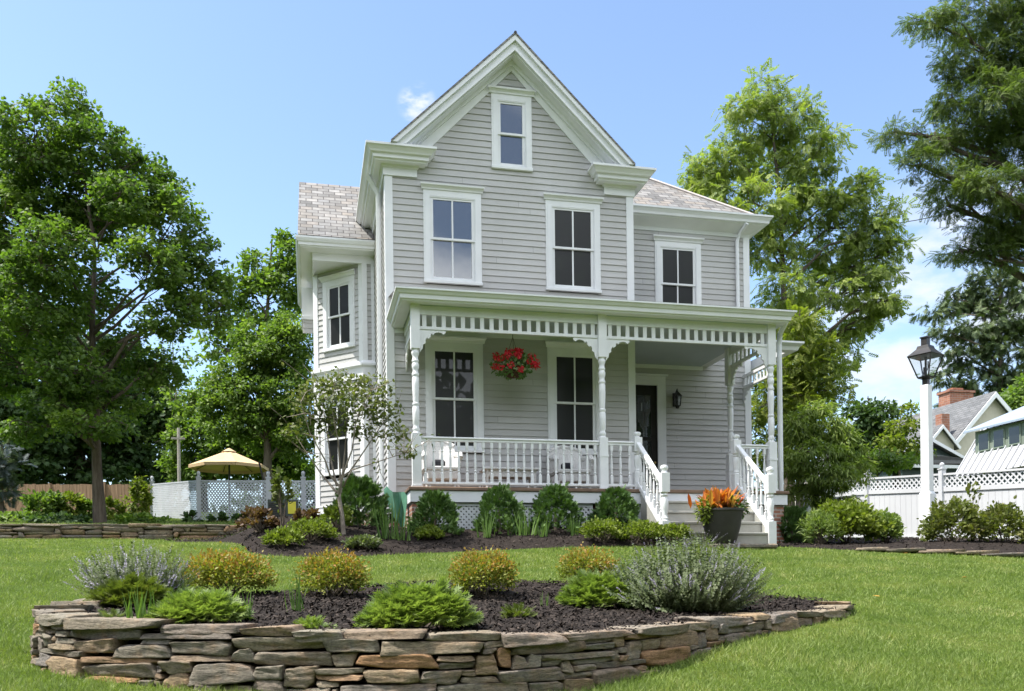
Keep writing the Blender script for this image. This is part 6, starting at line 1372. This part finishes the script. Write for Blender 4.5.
# --- along the porch
GY = 'clipped yews along the porch'
for i, (u, v, w_, h_, lab) in enumerate([(437, 536, 44, 42, 'rounded dark yew nearest the left porch corner'), (502, 533, 42, 44, 'rounded dark yew below the left of the lattice, between iris clumps'), (559, 532, 46, 44, 'rounded dark yew just left of the lattice end frame'), (620, 530, 44, 40, 'rounded dark yew beside the left stair railing')]):
    shrub('yew', lab, 'shrub', u, v, w_, h_, 'cone', 'yew', 1700, .085, group=GY, seed=50 + i)
shrub('yew', 'dark evergreen mass behind the dogwood trunk, under the bay window', 'shrub', 362, 533, 56, 50, 'cone', 'yew', 1500, .12, group=GY, seed=55, dy=.6)
shrub('boxwood', 'small bright green shrub left of the dogwood trunk', 'shrub', 336, 532, 30, 26, 'mound', 'bright', 500, .07, seed=56)
for i, (u, v, w_, h_, n_, lab) in enumerate([(388, 540, 26, 48, 26, 'tall iris clump in front of the green sheet, right of the dogwood'), (404, 541, 22, 34, 16, 'shorter iris leaves at the left porch corner'), (488, 538, 20, 30, 18, 'iris clump before the lattice, left of the second yew'), (524, 537, 38, 34, 34, 'wide iris clump between the second and third yews'), (545, 537, 14, 24, 12, 'narrow iris clump tucked against the third yew'), (577, 536, 14, 26, 10, 'thin iris clump right of the third yew')]):
    shrub('iris_clump', lab, 'iris', u, v, w_, h_, 'blades', 'iris', n_, .03, group=GI, seed=60 + i)
GC = 'bright green mounds edging the house bed'
for i, (u, v, w_, h_, lab) in enumerate([(283, 548, 36, 18, 'leftmost bright green mound at the tip of the house bed'), (312, 543, 46, 22, 'bright green mound just right of the bed tip'), (363, 550, 30, 14, 'small grey green mound right of the dogwood foot'), (430, 541, 26, 14, 'small bright mound in front of the first yew'), (607, 543, 40, 22, 'bright green mound in front of the stair-side yew'), (645, 543, 44, 20, 'bright green mound left of the charcoal pot'), (676, 543, 34, 18, 'bright green mound touching the charcoal pot')]):
    shrub('groundcover_mound', lab, 'plant', u, v, w_, h_, 'mound', 'bright' if i != 2 else 'catmint', 2000, .05, group=GC, seed=70 + i)
shrub('catmint', 'small wispy catmint in front of the charcoal pot', 'flowering plant', 706, 548, 34, 26, 'catmint', 'catmint', 50, .1, seed=80)
shrub('barberry', 'reddish bronze shrub before the grey green cabinet', 'shrub', 258, 531, 34, 20, 'mound', 'bronze', 700, .08, seed=81)
shrub('barberry', 'reddish bronze shrub right of the grey green cabinet', 'shrub', 306, 527, 22, 16, 'mound', 'bronze', 500, .08, seed=82)
shrub('young_tree', 'young thin leafy sapling in front of the grey green cabinet', 'tree', 282, 532, 20, 66, 'mound', 'dogwood', 260, .10, seed=83, hollow=.2)
# --- right bed
shrub('yew', 'dark feathery shrub right beside the stair foot', 'shrub', 797, 541, 36, 34, 'cone', 'yew', 1200, .12, seed=90, yy=-1.6)
shrub('phlox', 'leafy light green plant left of the yellow green bush', 'flowering plant', 826, 544, 34, 34, 'mound', 'juniper', 1900, .10, tmpl=LANCE, seed=91, yy=-2.6)
shrub('spirea', 'big yellow green bush left of the lamp post', 'shrub', 856, 545, 62, 44, 'mound', 'bright', 5200, .085, seed=92, yy=-2.5)
shrub('spirea', 'darker yellow green bush right against the big one, by the lamp post', 'shrub', 890, 544, 28, 30, 'mound', 'juniper', 2400, .085, seed=93, yy=-2.4)
shrub('rhododendron', 'leggy olive bush just right of the lamp post', 'shrub', 962, 549, 50, 46, 'mound', 'rhodo', 2300, .085, seed=94, yy=-2.9)
shrub('rhododendron', 'leggy olive bush cut by the right edge of the picture', 'shrub', 1014, 551, 46, 46, 'mound', 'rhodo', 2000, .085, seed=95, yy=-3.2)
shrub('young_tree', 'single thin leafy shoot rising from the bush by the lamp post', 'tree', 976, 545, 16, 68, 'mound', 'rhodo', 90, .09, seed=96, yy=-2.6)
shrub('boxwood', 'dark rounded evergreen showing over the white fence before the barn', 'shrub', 1000, 520, 56, 62, 'mound', 'yew', 2200, .14, seed=97, dy=5.5)
# --- left terrace
GT = 'shrubs on the left terrace'
for i, (u, d, w_, h_, mat, lab) in enumerate([(45, 24, 44, 26, 'mid', 'wide yellow green shrub by the brown fence at the left edge'), (70, 24.4, 34, 24, 'lime', 'yellow green shrub just left of the maple trunk'), (90, 24.5, 24, 20, 'mid', 'small shrub against the left of the maple trunk'), (112, 24, 22, 20, 'lime', 'small shrub against the right of the maple trunk'), (139, 25.5, 24, 38, 'lime', 'upright shrub at the left end of the pale lattice fence'), (193, 22.3, 16, 8, 'dark', 'leftmost tiny dark shrub at the foot of the lattice fence'), (218, 22, 14, 9, 'dark', 'middle tiny dark shrub at the foot of the lattice fence'), (238, 21.6, 14, 10, 'dark', 'rightmost tiny dark shrub at the foot of the lattice fence'), (60, 21.2, 60, 7, 'dark', 'low dark creeping plant over the stone wall, left of the maple'), (140, 21.2, 46, 7, 'mid', 'low creeping plant over the stone wall, right of the maple'), (12, 21.5, 50, 6, 'mid', 'low creeping plant over the stone wall at the far left')]):
    P = gbase(u, d, 0); B = P; s = d / F; rx_, hz = w_ * s / 2, h_ * s; rg = np.random.default_rng(100 + i); n = int(60 + 9 * w_ * h_ / 8); t = thing('shrub', B, lab, 'shrub', GT)
    ncl = max(8, n // 22); cpos, dv = blob_points(B + (0, 0, hz * .45), (rx_ * .9, rx_ * .8, hz * .5), ncl, .6, rg); own = rg.integers(0, ncl, n); pos = cpos[own] + rg.normal(size=(n, 3)) * np.array((rx_, rx_, hz * .7)) * .13; pos[:, 2] = np.maximum(pos[:, 2], B[2] + .02)
    f = norm(dv[own] + rg.normal(size=(n, 3)) * .6); V, Fx = scatter(*LEAF, pos, basis(f, norm(dv[own] + (0, 0, .8))), .13 * rg.uniform(.6, 1.2, n)); link('foliage', np_mesh('foliage', V - B, Fx, 3), lm[mat], t)
    m = MB()
    for q in cpos[:6]: m.tube([B - (0, 0, .05), (B + q) / 2, q], [.012, .008, .004], 4)
    m.build('stems', mt['bark'], t)

# ================================================================== GRASS, MULCH CHIPS, FAR WOODS
def lawn_points(n, d0, d1, half=.74):
    d = d0 * (d1 / d0) ** rng.uniform(0, 1, n); l = rng.uniform(-half, half, n) * d
    x = CAM[0] + RT[0] * l + FW[0] * d; y = CAM[1] + RT[1] * l + FW[1] * d
    k = ~inpoly(x, y, BEDPOLY) & ~inpoly(x, y, FBP) & ~inpoly(x, y, RBP)
    k &= ~((x > -1.5) & (x < 8.6) & (y > -1.7)) & ~((x < -2.6) & (y > 3.85) & (y < 4.35)) & ~((x > 4.2) & (x < 6.6) & (y > -2.95))
    return x[k], y[k], d[k]
x, y, d = lawn_points(150000, 4.4, 34)
n = len(x); kk = 3
x = np.repeat(x, kk); y = np.repeat(y, kk); d = np.repeat(d, kk); n = len(x)
x += rng.normal(size=n) * .012 * (d / 6); y += rng.normal(size=n) * .012 * (d / 6)
pos = np.stack([x, y, gz(x, y) - .004], 1); lean = rng.normal(size=(n, 3)) * (.5, .5, 0) + (0, 0, 1)
patchy = np.array([.8 + .6 * mnoise.noise((a * 1.1, b * 1.1, 0)) + .25 * mnoise.noise((a * 4, b * 4, 2)) for a, b in zip(x[::kk], y[::kk])]).repeat(kk)
Lh = .058 * patchy * rng.uniform(.55, 1.25, n); Lh = Lh * (1 + .3 * (d < 8) * rng.uniform(0, 1, n)); wd = .0046 * (d / 6) ** .8 / .07
V, Fx = scatter(*BLADE, pos, basis(norm(lean), norm(rng.normal(size=(n, 3)) * (1, 1, .2))), np.stack([wd, Lh, Lh * 2.0], 1))
gr = link('grass', np_mesh('grass', V, Fx, 3), lm['grass']); tag(gr, 'mown green lawn grass', 'grass', None, 'stuff')
for (u, v) in ((737, 508), (748, 516), (905, 556), (672, 590), (880, 600), (962, 581)):
    P = aty(u, v, -6) if False else atg(u, v); V, Fx = scatter(*MAPLE, np.zeros((1, 3)), basis(np.array([[rng.normal(), rng.normal(), .25]])), np.array([.085])); o = link('fallen_leaf', np_mesh('fallen_leaf', V, Fx, 3), surf('yellow leaf', (.5, .30, .04), (.4, .2, .03), .7) if 'yl' not in mt else mt['yl'], None, P + (0, 0, .045)); mt['yl'] = o.data.materials[0]
    tag(o, 'yellow fallen leaf lying on the lawn right of the raised bed', 'leaf', 'fallen leaves on the lawn')
CH = (np.array([(-.5, -.1, 0), (.5, -.16, .05), (.42, .14, .0), (-.4, .12, .09), (0, 0, .16)]), np.array([(0, 1, 4), (1, 2, 4), (2, 3, 4), (3, 0, 4)]))
def chips(n, poly, zf):
    lo, hi = poly.min(0), poly.max(0); P = rng.uniform(lo, hi, (n, 2)); P = P[inpoly(P[:, 0], P[:, 1], poly)]; k = len(P)
    z = zf(P[:, 0], P[:, 1]) + rng.uniform(-.004, .016, k); f = norm(rng.normal(size=(k, 3)) * (1, 1, .35)); return scatter(*CH, np.stack([P[:, 0], P[:, 1], z], 1), basis(f, norm(rng.normal(size=(k, 3)) * .5 + (0, 0, 1))), rng.uniform(.02, .07, k))
V, Fx = multi([chips(26000, BEDPOLY, bedz), chips(14000, FBP, lambda a, b: gz(a, b) + .04 + mulchz(a, b)), chips(9000, RBP, lambda a, b: gz(a, b) + .04)])
o = link('mulch_chips', np_mesh('mulch_chips', V, Fx, 3), leaf_mat('bark chips', [(.011, .009, .008), (.021, .017, .0145), (.04, .032, .027), (.085, .066, .055)], .0, .85, .15, 6.)); tag(o, 'dark shredded bark mulch on the planting beds', 'mulch', None, 'stuff')
pp = []
r2 = np.random.default_rng(77)
for i in range(46):
    a = R(-62 + 2.7 * i + r2.uniform(-1, 1)); q = r2.uniform(95, 150); h = r2.uniform(4, 7.5) * q / 110
    pp.append(blob_points((CAM[0] + q * math.sin(a), CAM[1] + q * math.cos(a), h * .8), (q * .035, q * .035, h), 700, .3, r2)[0])
P = np.concatenate(pp); V, Fx = scatter(*LEAF, P, basis(r2.normal(size=P.shape)), 1.5 * r2.uniform(.6, 1.2, len(P))); o = link('distant_woods', np_mesh('distant_woods', V, Fx, 3), lm['dark']); tag(o, 'distant dark woods closing the horizon behind fences and houses', 'woods', None, 'stuff')
# woods across the road, behind the photographer, which the window panes mirror
pp = []
for c, r in (((34, -54, 14), (13, 9, 18)), ((21, -55, 14), (8, 8, 17)), ((56, -48, 12), (14, 9, 16)), ((6, -58, 5), (14, 8, 11)), ((-14, -56, 7), (13, 8, 12)), ((-38, -48, 12), (16, 9, 17)), ((84, -38, 8), (14, 9, 13)), ((-60, -30, 10), (10, 16, 16)), ((-44, 4, 9), (7, 13, 14))):
    pp.append(blob_points(c, r, 11000, .15)[0])
P = np.concatenate(pp); V, Fx = scatter(*LEAF, P, basis(rng.normal(size=P.shape)), 1.5 * rng.uniform(.6, 1.2, len(P))); o = link('far_woods', np_mesh('far_woods', V, Fx, 3), lm['dark']); tag(o, 'dark woods across the road, mirrored in the window panes', 'woods', None, 'stuff')
